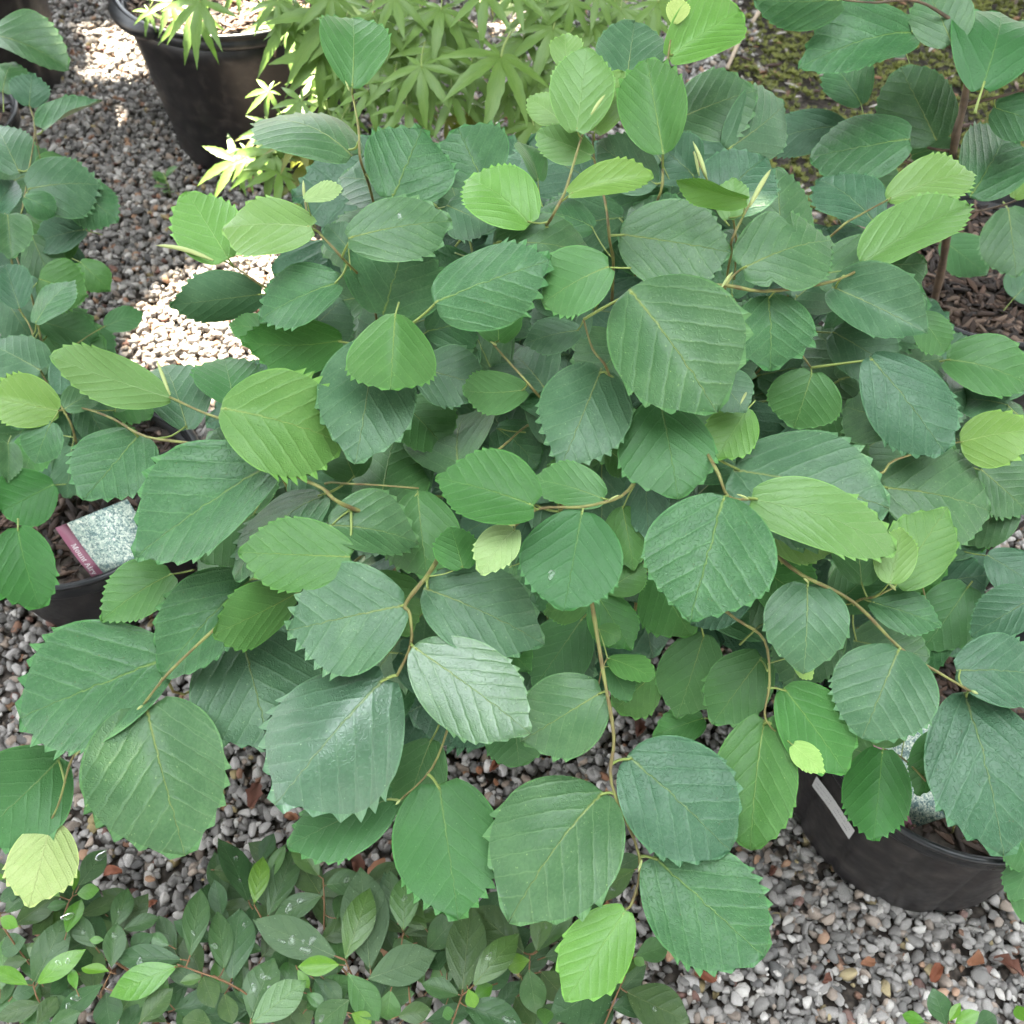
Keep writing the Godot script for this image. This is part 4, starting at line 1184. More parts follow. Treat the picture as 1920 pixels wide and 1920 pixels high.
func build_materials() -> void:
	noise.seed = 5
	noise.frequency = 0.03
	noise.fractal_octaves = 3
	var fl := vein_fields(420, 0.165, 0.46, 9.0, 1.0)
	var nor := relief_map(fl, 5.5)
	var strong := relief_map(fl, 12.0)
	# broad-leaved shrub: mature blue-green, mid green, young, newest pale leaves
	var tm := leaf_image(fl, Vector3(72, 117, 76), Vector3(95, 138, 95), Vector3(126, 160, 116), Vector3(164, 176, 104), 0.55, 0.2, 60, Vector3(176, 196, 140), 0.90)
	noise.seed = 23
	var fl2 := vein_fields(420, 0.188, 0.5, 8.0, 1.4)
	var nor2 := relief_map(fl2, 6.5)
	var tm2 := leaf_image(fl2, Vector3(69, 115, 75), Vector3(97, 139, 97), Vector3(128, 162, 118), Vector3(164, 176, 104), 0.55, 0.22, 26, Vector3(120, 92, 52), 0.90)
	var tg := leaf_image(fl, Vector3(80, 132, 68), Vector3(92, 144, 78), Vector3(120, 164, 102), Vector3(160, 180, 104), 0.6, 0.16, 26, Vector3(176, 196, 130), 0.90)
	var ty := leaf_image(fl, Vector3(122, 164, 80), Vector3(132, 172, 90), Vector3(154, 190, 114), Vector3(172, 198, 128), 0.55, 0.3, 6, Vector3(190, 210, 140), 0.92)
	var tyg := leaf_image(fl, Vector3(100, 148, 74), Vector3(112, 158, 84), Vector3(138, 178, 108), Vector3(166, 190, 116), 0.6, 0.2, 10, Vector3(190, 210, 140), 0.92)
	var tp := leaf_image(fl, Vector3(176, 198, 124), Vector3(190, 208, 140), Vector3(206, 222, 146), Vector3(214, 226, 156), 0.6, 0.42, 0, Vector3.ZERO, 0.97)
	var bm := Color(0.16, 0.22, 0.09)
	mats["M"] = []; mats["G"] = []; mats["Y"] = []; mats["P"] = []; mats["wax"] = []; mats["mid"] = []; mats["yel"] = []
	for v in [Color(1, 1, 1), Color(0.90, 0.95, 0.97), Color(1.0, 1.0, 0.90), Color(0.90, 1.0, 0.86)]:
		mats.M.append(leaf_mat([tm, tm2][mats.M.size() % 2], [nor, nor2][mats.M.size() % 2], v, 0.46, bm, 0.9, 0.46))
		mats.G.append(leaf_mat(tg, nor, v, 0.48, bm, 0.9, 0.4))
		mats.Y.append(leaf_mat(ty, nor, v, 0.44, Color(0.38, 0.44, 0.3), 1.0, 0.46))
		mats.P.append(leaf_mat(tp, strong, v, 0.6, Color(0.42, 0.46, 0.28), 1.0, 0.35))
		mats.wax.append(leaf_mat(tm, nor, v, 0.42, bm, 0.8, 0.68))
		mats.mid.append(leaf_mat(tg, nor, v * Color(0.84, 0.92, 0.88), 0.5, bm, 0.9, 0.4))
		mats.yel.append(leaf_mat(tyg, nor, Color(1.0, 1.0, 0.94), 0.5, Color(0.34, 0.42, 0.18), 1.0, 0.42))
	# small-leaved evergreen
	noise.seed = 9
	var fa := vein_fields(200, 0.19, 0.24, 4.0, 1.4)
	var na := relief_map(fa, 2.4)
	var td := leaf_image(fa, Vector3(68, 102, 56), Vector3(84, 116, 66), Vector3(62, 94, 52), Vector3(130, 148, 100), 0.3, 0.05, 40, Vector3(140, 160, 130), 0.82)
	var tb := leaf_image(fa, Vector3(98, 150, 44), Vector3(112, 164, 54), Vector3(90, 144, 44), Vector3(150, 186, 84), 0.4, 0.1, 10, Vector3(150, 190, 90), 0.84)
	var tc := leaf_image(fa, Vector3(82, 126, 56), Vector3(94, 138, 66), Vector3(72, 118, 50), Vector3(140, 168, 92), 0.4, 0.1, 20, Vector3(150, 180, 120), 0.82)
	mats["D"] = []; mats["B"] = []; mats["C"] = []; mats["L"] = []; mats["lt"] = []
	for v in [Color(1, 1, 1), Color(0.9, 0.95, 0.97), Color(1.0, 0.95, 0.9)]:
		mats.D.append(leaf_mat(td, na, v, 0.4, Color(0.16, 0.24, 0.08), 0.8, 0.38))
		mats.B.append(leaf_mat(tb, na, v, 0.34, Color(0.44, 0.52, 0.08), 0.8))
		mats.C.append(leaf_mat(tc, na, v, 0.38, Color(0.34, 0.44, 0.12), 0.8))
		mats.L.append(leaf_mat(tb, na, Color(1, 1, 0.7) * v, 0.4, Color(0.6, 0.66, 0.06), 0.6))
		mats.lt.append(leaf_mat(td, na, Color(1, 1, 1), 0.6, Color(0.25, 0.35, 0.15), 0.8))
	# maple
	var tx := leaf_image(fa, Vector3(106, 146, 52), Vector3(124, 158, 64), Vector3(128, 164, 78), Vector3(146, 176, 94), 0.5, 0.1, 0, Vector3.ZERO, 0.78)
	mats["maple"] = leaf_mat(tx, na, Color(1, 1, 1), 0.5, Color(0.36, 0.44, 0.16), 0.5)
	mats["maple_tan"] = leaf_mat(tx, na, Color(1.0, 0.82, 0.5), 0.5, Color(0.5, 0.5, 0.1), 0.5)
	mats["petiole"] = std(Color8(126, 142, 72), 0.5)
	mats["twig"] = bark(Color8(122, 126, 68), Color8(98, 84, 50))
	mats["wood"] = bark(Color8(100, 82, 64), Color8(70, 57, 45))
	mats["redtwig"] = std(Color8(112, 82, 52), 0.7)
	mats["bud"] = std(Color8(152, 162, 102), 0.6)
	var dm := std(Color(1, 1, 1, 0.02), 0.02)
	dm.refraction_enabled = true
	dm.refraction_scale = 0.033
	dm.transparency = BaseMaterial3D.TRANSPARENCY_ALPHA
	mats["drop"] = dm
	mats["darkwood"] = std(Color8(44, 35, 29), 0.8)
	mats["straw"] = std(Color8(176, 158, 138), 0.8)
	mats["pink"] = std(Color8(150, 96, 114), 0.4)
	mats["white"] = std(Color8(226, 222, 220), 0.5)
	mats["whitish"] = leaf_mat(tp, nor, Color(1, 1, 1), 0.5, Color(0.5, 0.5, 0.4))
	mats["dry"] = [std(Color8(112, 62, 38), 0.75), std(Color8(88, 50, 34), 0.75), std(Color8(124, 82, 56), 0.75)]
	mats["plastic"] = plastic(Color8(23, 22, 23), 0.42)
	mats["plastic_grey"] = plastic(Color8(33, 31, 31), 0.5)
	mats["plastic_rim"] = plastic(Color8(24, 26, 28), 0.36)

func noise_tex(freq: float, ramp: Array, size := 256, octaves := 4, sd := 1) -> NoiseTexture2D:
	var f := FastNoiseLite.new()
	f.seed = sd
	f.frequency = freq
	f.fractal_octaves = octaves
	var g := Gradient.new()
	g.offsets = PackedFloat32Array(ramp[0])
	g.colors = PackedColorArray(ramp[1])
	var t := NoiseTexture2D.new()
	t.noise = f
	t.width = size
	t.height = size
	t.seamless = true
	t.color_ramp = g
	return t

func bark(a: Color, b: Color) -> StandardMaterial3D:
	var m := std(Color(1, 1, 1), 0.65)
	m.albedo_texture = noise_tex(0.03, [[0.35, 0.7], [a, b]], 128, 4, 17)
	m.uv1_triplanar = true
	m.uv1_scale = Vector3(14, 14, 14)
	return m

func plastic(c: Color, rough: float) -> StandardMaterial3D:
	var m := std(Color(1, 1, 1), rough)
	m.albedo_texture = noise_tex(0.02, [[0.3, 0.55, 0.8], [c, c.lerp(Color8(74, 66, 60), 0.12), c.lerp(Color8(100, 92, 84), 0.28)]], 256, 5, 31)
	m.uv1_triplanar = true
	m.uv1_scale = Vector3(6, 6, 6)
	m.metallic_specular = 0.4
	var r := noise_tex(0.05, [[0.2, 0.8], [Color(0.75, 0.75, 0.75), Color(1, 1, 1)]], 256, 4, 33)
	m.roughness_texture = r
	return m

# ------------------------------------------------------------------ leaves
func blade(L: float, W: float, kind: String, o: Dictionary) -> ArrayMesh:
	# toothed broad leaf: x across, y up, z from stalk to tip
	var young := kind == "Y" or kind == "P"
	var a: float = o.get("a", rng.randf_range(0.82, 1.18))
	var blunt := rng.randf_range(0.56, 1.12)
	var bites: Array = o.get("bite", [])
	var fold: float = o.get("fold", rng.randf_range(-0.22, 0.36) * (1.2 if young else 1.0))
	var arch := rng.randf_range(0.0, 0.30)
	var cup := rng.randf_range(-0.30, 0.22)
	var twist := rng.randf_range(-0.16, 0.16)
	var wave := rng.randf_range(0.008, 0.030) * L
	var ph := rng.randf() * TAU
	var t0 := rng.randf_range(0.44, 0.64)
	var teeth := rng.randi_range(4, 7)
	var amp := W * rng.randf_range(0.02, 0.048)
	var lobe := rng.randf_range(0.0, 0.07) * L
	var asym := rng.randf_range(-0.06, 0.06)
	var ts := []
	for i in 11:
		ts.append([t0 * pow(float(i) / 11.0, 1.5), 0.0])
	for k in teeth:
		var big := rng.randf_range(0.55, 1.35)
		for q in [[0.02, -0.5], [0.45, 0.25], [0.82, 1.0]]:
			ts.append([t0 + (0.985 - t0) * (k + q[0] + 0.12 * (big - 1.0)) / teeth, q[1] * big])
	ts.append([1.0, 0.0])
	var us := [-1.0, -0.972, -0.962, -0.8, -0.5, -0.22, 0.0, 0.22, 0.5, 0.8, 0.962, 0.972, 1.0]
	var P := []
	var U := []
	var K := []
	for e in ts:
		var t: float = e[0]
		var s := pow(t, a)
		var f := pow(maxf(sin(PI * s), 0.0), lerpf(0.46, blunt, smoothstep(0.55, 1.0, t)))
		if t > 0.93:
			f *= lerpf(1.0, 0.75, (t - 0.93) / 0.07)
		for u in us:
			var hw: float = W * 0.5 * (1.0 + asym * signf(u))
			var x: float = u * hw * f
			for b in bites:
				if signf(u) == b[0]:
					x *= 1.0 - b[2] * exp(-pow((t - b[1]) / 0.05, 2.0)) * absf(u)
			var z: float = t * L
			z -= lobe * pow(absf(u), 1.6) * exp(-t * 9.0) * (1.0 if t > 0.0 else 0.0)
			if absf(u) > 0.98 and t > t0:
				var g: float = e[1] * amp * minf(1.0, (t - t0) * 8.0 + 0.4)
				x += signf(u) * g
				z += maxf(e[1], 0.0) * amp * 0.7
			var xn: float = u * f
			var y := fold * absf(x) + cup * x * x / (W * 0.5) - arch * L * (t - 0.25) * (t - 0.25) * 2.0
			y += twist * x * (t - 0.4)
			y += wave * sin(t * 9.0 + ph + (1.5 if u > 0 else 0.0)) * u * u
			var pp := (t - (0.44 * absf(xn) + 0.14 * xn * xn) * (1.15 - 0.35 * t)) / 0.165 + (0.32 if u > 0.0 else 0.0)
			y += 0.0028 * L * (absf(pp - roundf(pp)) * 2.0 - 0.5) * (1.0 - absf(u) * 0.3)
			P.append(Vector3(x, y, z))
			U.append(Vector2(0.5 + 0.48 * xn, clampf(t, 0.004, 0.996)))
			K.append(Color(1, 1, 0.9) if absf(u) > 0.965 else Color(0.72, 0.72, 0.72))
	return grid_mesh(P, U, ts.size(), us.size(), false, K)

func small_blade(L: float, W: float) -> ArrayMesh:
	# smooth-edged elliptic leaf
	var fold := rng.randf_range(0.08, 0.42)
	var arch := rng.randf_range(-0.05, 0.16)
	var twist := rng.randf_range(-0.2, 0.2)
	var a := rng.randf_range(0.95, 1.2)
	var P := []
	var U := []
	var us := [-1.0, -0.75, -0.4, 0.0, 0.4, 0.75, 1.0]
	var rows := 19
	for i in rows:
		var t := float(i) / (rows - 1)
		var f := pow(maxf(sin(PI * pow(t, a)), 0.0), lerpf(0.95, 0.78, t) if t < 0.75 else lerpf(0.82, 1.1, (t - 0.75) * 4.0))
		for u in us:
			var x: float = u * W * 0.5 * f
			var y := fold * absf(x) * (1.0 - 0.35 * absf(u)) - arch * L * (t - 0.3) * (t - 0.3) * 2.0 + twist * x * (t - 0.4)
			var pp: float = (t - 0.26 * absf(u * f)) / 0.15
			y += 0.003 * L * (absf(pp - roundf(pp)) * 2.0 - 0.5) * (1.0 - absf(u) * 0.5)
			P.append(Vector3(x, y, t * L))
			U.append(Vector2(0.5 + 0.48 * u * f, clampf(t, 0.004, 0.996)))
	return grid_mesh(P, U, rows, us.size())

func drop_mesh(r: float, stretch: float) -> ArrayMesh:
	var P := []
	var U := []
	var ph := rng.randf() * TAU
	for i in 8:
		var el := lerpf(-0.45, 1.0, i / 7.0) * PI * 0.5
		for k in 12:
			var az := TAU * k / 12.0
			var rr := r * cos(el) * (1.0 + 0.18 * sin(az * 2.0 + ph) + 0.12 * sin(az * 3.0 + ph * 2.0))
			P.append(Vector3(cos(az) * rr, sin(el) * r * 0.34, sin(az) * rr * stretch))
			U.append(Vector2(float(k) / 12, i / 6.0))
	return grid_mesh(P, U, 8, 12, true)

func grow_leaf(plant: Node3D, e: Array, small: bool) -> void:
	var B := mm(e, 0)
	var T := mm(e, 3)
	var n := Vector3(e[6], e[7], e[8]).normalized()
	var W: float = e[9] * 0.001
	var pet := mm(e, 10)
	var kind: String = e[13]
	var o: Dictionary = e[14] if e.size() > 14 else {}
	var axis := (T - B)
	var L := axis.length()
	axis = axis.normalized()
	n = (n - axis * n.dot(axis)).normalized()
	var xf := Transform3D(Basis(n.cross(axis), n, axis), B - plant.position)
	var set_name := kind
	for k in ["wax", "mid", "yel", "lt"]:
		if o.has(k):
			set_name = k
	var choices: Array = mats[set_name]
	var mesh := small_blade(L, W) if small else blade(L, W, kind, o)
	var leaf := part("leaf", mesh, choices[rng.randi() % choices.size()], plant, xf)
	# leaf stalk, in the leaf's own axes
	var p := xf.affine_inverse() * (pet - plant.position)
	if p.length() > 0.003:
		var mid := p * 0.5 + Vector3(0, -0.1 * p.length(), 0)
		var r := clampf(L * 0.011, 0.0005, 0.0011)
		var path := smooth_path([Vector3(0, -r * 0.4, L * 0.04), mid, p], 3)
		var rad := []
		for k in path.size():
			rad.append(r * lerpf(0.9, 1.25, float(k) / path.size()))
		part("petiole", tube(path, rad, 5), mats.petiole if not small else mats.redtwig, leaf)
	for k in int(o.get("drop", 0)):
		var t := rng.randf_range(0.3, 0.85)
		var u := rng.randf_range(-0.55, 0.55) * sin(PI * t)
		var r := rng.randf_range(0.0016, 0.0036)
		part("water_drop", drop_mesh(r, rng.randf_range(0.9, 2.0)), mats.drop, leaf, Transform3D(Basis(Vector3.UP, rng.randf() * TAU), Vector3(u * W * 0.5, absf(u) * W * 0.1 + 0.0003, t * L)))

func grow_plant(plant: Node3D, leaves: Array, twigs: Array, buds: Array, small: bool, twig_mat: String) -> void:
	for t in twigs:
		var pts := []
		for q in t[1]:
			pts.append(mm(q) - plant.position)
		var path := smooth_path(pts, 4)
		var rad := []
		var n := path.size()
		for k in n:
			rad.append(t[0] * 0.001 * lerpf(0.5, 1.15, pow(float(k) / n, 1.2)) * (1.0 + 0.12 * sin(k * 1.9)))
		part("branch", tube(path, rad, 7), mats[twig_mat], plant)
	for b in buds:
		var A := mm(b, 0) - plant.position
		var Z := mm(b, 3) - plant.position
		var r: float = b[6] * 0.00046
		var pts := []
		var rad := []
		for k in 7:
			var f := k / 6.0
			pts.append(A.lerp(Z, f) + Vector3(0, 0.06 * sin(f * PI) * A.distance_to(Z), 0))
			rad.append(r * lerpf(0.35, 1.0, sin(PI * pow(f, 0.8))) * (0.15 if k == 6 else 1.0))
		part("bud", tube(pts, rad, 7), mats.bud, plant)
	for e in leaves:
		grow_leaf(plant, e, small)

func grow_mass(plant: Node3D, leaves: Array) -> void:
	# the leaves past the first few hundred, deep inside the shrub, joined
	var st := SurfaceTool.new()
	st.begin(Mesh.PRIMITIVE_TRIANGLES)
	for e in leaves:
		var B := mm(e, 0)
		var axis := mm(e, 3) - B
		var L := axis.length()
		axis = axis.normalized()
		var n := Vector3(e[6], e[7], e[8]).normalized()
		n = (n - axis * n.dot(axis)).normalized()
		st.append_from(blade(L, e[9] * 0.001, "M", {}), 0, Transform3D(Basis(n.cross(axis), n, axis), B - plant.position))
	var o := part("inner_leaves", st.commit(), mats.M[1], plant)
	o.set_meta("kind", "stuff")

func palmate(size: float, n_seed: int) -> ArrayMesh:
	# seven pointed lobes meeting at the stalk, drooping to their tips
	rng.seed = n_seed
	var st := SurfaceTool.new()
	st.begin(Mesh.PRIMITIVE_TRIANGLES)
	var angs := [-128.0, -82.0, -40.0, 0.0, 40.0, 82.0, 128.0]
	var lens := [0.42, 0.72, 0.94, 1.0, 0.94, 0.72, 0.42]
	var base := 0
	for q in 7:
		var ang: float = deg_to_rad(angs[q] + rng.randf_range(-6, 6))
		var L: float = size * lens[q] * rng.randf_range(0.9, 1.1)
		var droop := rng.randf_range(0.15, 0.85)
		var d := Vector3(sin(ang), 0, cos(ang))
		var s := Vector3(cos(ang), 0, -sin(ang))
		var rows := 12
		for i in rows:
			var t := i / float(rows - 1)
			var w := L * 0.09 * pow(sin(PI * pow(clampf(t * 0.97 + 0.03, 0, 1), 0.82)), 1.1) + 0.004 * (1.0 - t)
			if i % 2 == 1 and t > 0.3:
				w *= 1.18
			for u in [-1.0, 0.0, 1.0]:
				st.set_uv(Vector2(0.5 + 0.4 * u, clampf(t, 0.01, 0.99)))
				st.add_vertex(d * (L * t) + s * (u * w) + Vector3(0, -droop * L * t * t * 0.7 + 0.25 * w * absf(u) + 0.0004 * q, 0))
		for i in rows - 1:
			for c in 2:
				var k := base + i * 3 + c
				st.add_index(k); st.add_index(k + 3); st.add_index(k + 1)
				st.add_index(k + 1); st.add_index(k + 3); st.add_index(k + 4)
		base += rows * 3
	st.generate_normals()
	return st.commit()

func pebble(sd: int, flat: float) -> ArrayMesh:
	rng.seed = sd
	var P := []
	var U := []
	var cuts := []
	for k in 10:
		cuts.append([Vector3(rng.randfn(), rng.randfn(), rng.randfn()).normalized(), rng.randf_range(0.44, 0.74)])
	for i in 9:
		var el := (i / 8.0 - 0.5) * PI
		for k in 12:
			var az := TAU * k / 12.0
			var d := Vector3(cos(az) * cos(el), sin(el), sin(az) * cos(el))
			var r := 1.0
			for c in cuts:
				var q: float = d.dot(c[0])
				if q > 0.0:
					r = minf(r, c[1] / q)
			P.append(d * r * 1.08 * Vector3(1, flat, 0.8))
			U.append(Vector2(k / 12.0, i / 8.0))
	var st := SurfaceTool.new()
	st.begin(Mesh.PRIMITIVE_TRIANGLES)
	st.append_from(grid_mesh(P, U, 9, 12, true), 0, Transform3D())
	st.deindex()
	st.set_smooth_group(-1)
	st.generate_normals()
	return st.commit()

func pot(called: String, at: Vector3, R: float, r: float, h: float, label: String, group: String, mat: String, panels := 0, soil_drop := 0.03) -> Node3D:
	var p := thing(called, at, label, "plant pot", group)
	var wall := []
	wall.append(Vector2(0.002, 0.0))
	wall.append(Vector2(r - 0.008, 0.0))
	wall.append(Vector2(r - 0.002, 0.003))
	wall.append(Vector2(r, 0.012))
	for i in 7:
		var f := (i + 1) / 7.0
		wall.append(Vector2(lerpf(r, R - 0.007, f), lerpf(0.012, h - 0.024, f)))
	wall.append(Vector2(R - 0.011, h - 0.022))
	wall.append(Vector2(r - 0.006, 0.016))
	wall.append(Vector2(0.002, 0.012))
	part("wall", lathe(wall, 140, 0.004, panels), mats[mat], p)
	var rim := [Vector2(R - 0.0095, h - 0.030), Vector2(R - 0.002, h - 0.030), Vector2(R - 0.0005, h - 0.026), Vector2(R - 0.001, h - 0.016), Vector2(R - 0.003, h - 0.013), Vector2(R - 0.002, h - 0.010), Vector2(R + 0.002, h - 0.008), Vector2(R + 0.003, h - 0.003), Vector2(R, h), Vector2(R - 0.004, h - 0.001), Vector2(R - 0.0075, h - 0.008), Vector2(R - 0.0085, h - 0.030), Vector2(R - 0.0095, h - 0.030)]
	part("rim", lathe(rim, 96), mats.plastic_rim, p)
	# potting soil: an uneven disc
	var P := []
	var U := []
	for i in 13:
		for k in 40:
			var a := TAU * k / 40.0
			var q := (R - 0.014) * i / 12.0
			var y := h - soil_drop + 0.014 * noise.get_noise_2d(cos(a) * q * 900.0 + at.x * 300.0, sin(a) * q * 900.0 + at.z * 77.0)
			if i == 12:
				y -= 0.01
			P.append(Vector3(cos(a) * maxf(q, 0.0005), y, sin(a) * maxf(q, 0.0005)))
			U.append(Vector2(k / 40.0, i / 12.0))
	part("soil", grid_mesh(P, U, 13, 40, true), mats.soil, p)
	return p

func bark_litter(p: Node3D, R: float, h: float, count: int, sd: int, pale := 0.0) -> void:
	rng.seed = sd
	var xfs := []
	var cols := []
	for i in count:
		var a := rng.randf() * TAU
		var q := (R - 0.02) * sqrt(rng.randf())
		var s := rng.randf_range(0.004, 0.011)
		var b := Basis.from_euler(Vector3(rng.randf_range(-0.5, 0.5), rng.randf() * TAU, rng.randf_range(-0.5, 0.5)))
		b = b.scaled_local(Vector3(s * rng.randf_range(1.0, 2.6), s * 0.45, s * 0.7))
		xfs.append(Transform3D(b, Vector3(cos(a) * q, h + rng.randf_range(-0.004, 0.006), sin(a) * q)))
		var v := rng.randf()
		var c := Color(0.02, 0.013, 0.01).lerp(Color(0.11, 0.062, 0.04), v * v)
		if rng.randf() < 0.12 + pale:
			c = Color(0.2, 0.135, 0.1)
		cols.append(c)
	var o := scatter("bark_mulch", mats.peb[1], mats.grain, xfs, cols, p)
	o.set_meta("kind", "stuff")

# ------------------------------------------------------------------ the place
func _ready() -> void:
	rng.seed = 11
	# camera
	var cam := Camera3D.new()
	cam.name = "camera"
	cam.fov = 53.0
	cam.near = 0.05
	cam.far = 200.0
	add_child(cam)
	cam.position = Vector3(0, 1.2, 0)
	cam.rotation_degrees = Vector3(-52, 0, 0)
	var lens := CameraAttributesPhysical.new()
	lens.frustum_focal_length = 24.07
	lens.frustum_focus_distance = 0.80
	lens.exposure_aperture = 9.0
	lens.frustum_near = 0.05
	lens.frustum_far = 200.0
	cam.attributes = lens
	cam.current = true
	# sky
	var sm := ProceduralSkyMaterial.new()
	sm.sky_top_color = Color(0.94, 0.97, 1.0)
	sm.sky_horizon_color = Color(0.60, 0.615, 0.63)
	sm.sky_curve = 0.6
	sm.ground_bottom_color = Color(0.16, 0.18, 0.14)
	sm.ground_horizon_color = Color(0.34, 0.38, 0.32)
	sm.sky_energy_multiplier = 0.55
	var sky := Sky.new()
	sky.sky_material = sm
	var env := Environment.new()
	env.background_mode = Environment.BG_SKY
	env.sky = sky
	env.tonemap_mode = Environment.TONE_MAPPER_LINEAR
	env.tonemap_exposure = 47.0
	env.sdfgi_enabled = true
	env.ssao_enabled = true
	env.ssil_enabled = true
	var we := WorldEnvironment.new()
	we.name = "environment"
	we.environment = env
	add_child(we)
	# sun, high and behind the plants on the left
	var sun := DirectionalLight3D.new()
	sun.name = "sun"
	sun.light_color = Color(1.0, 0.95, 0.86)
	sun.light_energy = 0.62
	sun.light_angular_distance = 0.5
	sun.shadow_enabled = true
	add_child(sun)
	var to_sun := Vector3(-0.25, 0.85, -0.45).normalized()
	sun.look_at_from_position(to_sun * 20.0, Vector3.ZERO, Vector3(0, 0, 1))

	build_materials()
	build_ground()
	build_pots()
	build_shrubs()
	build_maple()
	build_small_things()
	build_shade_tree(to_sun)
	build_yard_trees()

func build_ground() -> void:
	var soil := std(Color(1, 1, 1), 0.95)
	soil.albedo_texture = noise_tex(0.04, [[0.25, 0.5, 0.75], [Color8(44, 39, 34), Color8(70, 62, 55), Color8(96, 87, 79)]], 512, 5, 3)
	soil.uv1_triplanar = true
	soil.uv1_world_triplanar = true
	soil.uv1_scale = Vector3(3, 3, 3)
	mats["soil"] = soil
	var grain := std(Color(1, 1, 1), 0.8)
	grain.vertex_color_use_as_albedo = true
	grain.albedo_texture = noise_tex(0.06, [[0.25, 0.5, 0.8], [Color8(196, 190, 184), Color8(232, 230, 226), Color8(255, 255, 255)]], 256, 5, 4)
	grain.uv1_triplanar = true
	grain.uv1_scale = Vector3(0.9, 0.9, 0.9)
	mats["grain"] = grain
	# ground sheet with gentle unevenness near the plants
	var P := []
	var U := []
	var n := 60
	for j in n:
		for i in n:
			var fx := (i / float(n - 1)) * 2.0 - 1.0
			var fz := (j / float(n - 1)) * 2.0 - 1.0
			var x := signf(fx) * (absf(fx) * 2.4 + pow(absf(fx), 6.0) * 60.0)
			var z := -1.4 + signf(fz) * (absf(fz) * 2.4 + pow(absf(fz), 6.0) * 60.0)
			var y := ground_y(x, z) - 0.006
			P.append(Vector3(x, y, z))
			U.append(Vector2(x, z))
	var g := part("ground", grid_mesh(P, U, n, n), soil, self)
	g.set_meta("kind", "structure")
	# gravel
	var peb := []
	for k in 6:
		peb.append(pebble(40 + k, [0.55, 0.7, 0.62, 0.8, 0.5, 0.68][k]))
	mats["peb"] = peb
	rng.seed = 77
	var xfs := [[], [], [], [], [], []]
	var cols := [[], [], [], [], [], []]
	var gravel := Node3D.new()
	gravel.name = "gravel"
	add_child(gravel)
	gravel.set_meta("kind", "stuff")
	tag(gravel, "loose grey and white pebbles covering the yard floor around the pots", "gravel")
	for i in 260000:
		var z := -rng.randf_range(0.02, 3.0)
		var half := 0.75 + (-z) * 0.36
		if rng.randf() > half / 1.83:
			continue
		var x := rng.randf_range(-half, half)
		if moss_at(x, z) > rng.randf_range(0.35, 0.6):
			continue
		var s := rng.randf_range(0.0042, 0.0100) * (1.3 if rng.randf() < 0.06 else (0.5 if rng.randf() < 0.3 else 1.0))
		var b := Basis.from_euler(Vector3(rng.randf_range(-0.7, 0.7), rng.randf() * TAU, rng.randf_range(-0.7, 0.7)))
		b = b.scaled_local(Vector3(s * rng.randf_range(0.9, 1.35), s * rng.randf_range(0.9, 1.3), s))
		var k := rng.randi() % 6
		xfs[k].append(Transform3D(b, Vector3(x, ground_y(x, z) + rng.randf_range(-0.003, 0.013), z)))
		cols[k].append(stone_color(x, z))
	for k in 6:
		scatter("pebbles", peb[k], grain, xfs[k], cols[k], gravel)
	# moss cushions between bark on the far right
	var st := SurfaceTool.new()
	st.begin(Mesh.PRIMITIVE_TRIANGLES)
	rng.seed = 5
	for q in 9:
		var a := TAU * q / 9.0 + rng.randf() * 0.5
		var d := Vector3(cos(a), rng.randf_range(0.4, 1.3), sin(a)).normalized()
		var s := d.cross(Vector3.UP).normalized() * 0.22
		var L := rng.randf_range(0.7, 1.2)
		st.add_vertex(Vector3.ZERO); st.add_vertex(d * L * 0.5 + s); st.add_vertex(d * L)
		st.add_vertex(Vector3.ZERO); st.add_vertex(d * L); st.add_vertex(d * L * 0.5 - s)
	st.generate_normals()
	var tuft := st.commit()
	var mm_mat := std(Color(1, 1, 1), 0.8)
	mm_mat.vertex_color_use_as_albedo = true
	mm_mat.backlight_enabled = true
	mm_mat.backlight = Color(0.3, 0.36, 0.08)
	mm_mat.cull_mode = BaseMaterial3D.CULL_DISABLED
	var mx := []
	var mc := []
	rng.seed = 6
	for i in 30000:
		var z := -rng.randf_range(1.2, 3.0)
		var x := rng.randf_range(-0.3, 1.9)
		var v := moss_at(x, z)
		if v < rng.randf_range(0.42, 0.62):
			continue
		var s := rng.randf_range(0.006, 0.014)
		mx.append(Transform3D(Basis(Vector3.UP, rng.randf() * TAU).scaled(Vector3(s, s * rng.randf_range(0.7, 1.2), s)), Vector3(x, ground_y(x, z) + moss_bump(x, z), z)))
		var w := noise.get_noise_2d(x * 500.0, z * 500.0) * 0.5 + 0.5
		mc.append(Color(0.07, 0.08, 0.015).lerp(Color(0.19, 0.20, 0.04), clampf(w + rng.randf_range(-0.3, 0.3), 0, 1)))
	var moss := scatter("moss", tuft, mm_mat, mx, mc, self)
	moss.name = "moss"
	tag(moss, "yellow-green moss growing over the soil behind the shrub", "moss")
	# bark fragments in the moss
	var bx := []
	var bc := []
	for i in 1500:
		var z := -rng.randf_range(1.3, 3.0)
		var x := rng.randf_range(0.1, 1.8)
		if moss_at(x, z) < 0.4:
			continue
		var s := rng.randf_range(0.004, 0.012)
		var b := Basis.from_euler(Vector3(rng.randf_range(-0.4, 0.4), rng.randf() * TAU, rng.randf_range(-0.4, 0.4))).scaled_local(Vector3(s * rng.randf_range(1, 2.5), s * 0.5, s * 0.7))
		bx.append(Transform3D(b, Vector3(x, ground_y(x, z) + moss_bump(x, z) + 0.006, z)))
		bc.append([Color(0.16, 0.09, 0.06), Color(0.28, 0.20, 0.17), Color(0.07, 0.04, 0.03), Color(0.42, 0.38, 0.36), Color(0.30, 0.16, 0.09)][rng.randi() % 5])
	var bark := scatter("bark_fragments", mats.peb[1], grain, bx, bc, self)
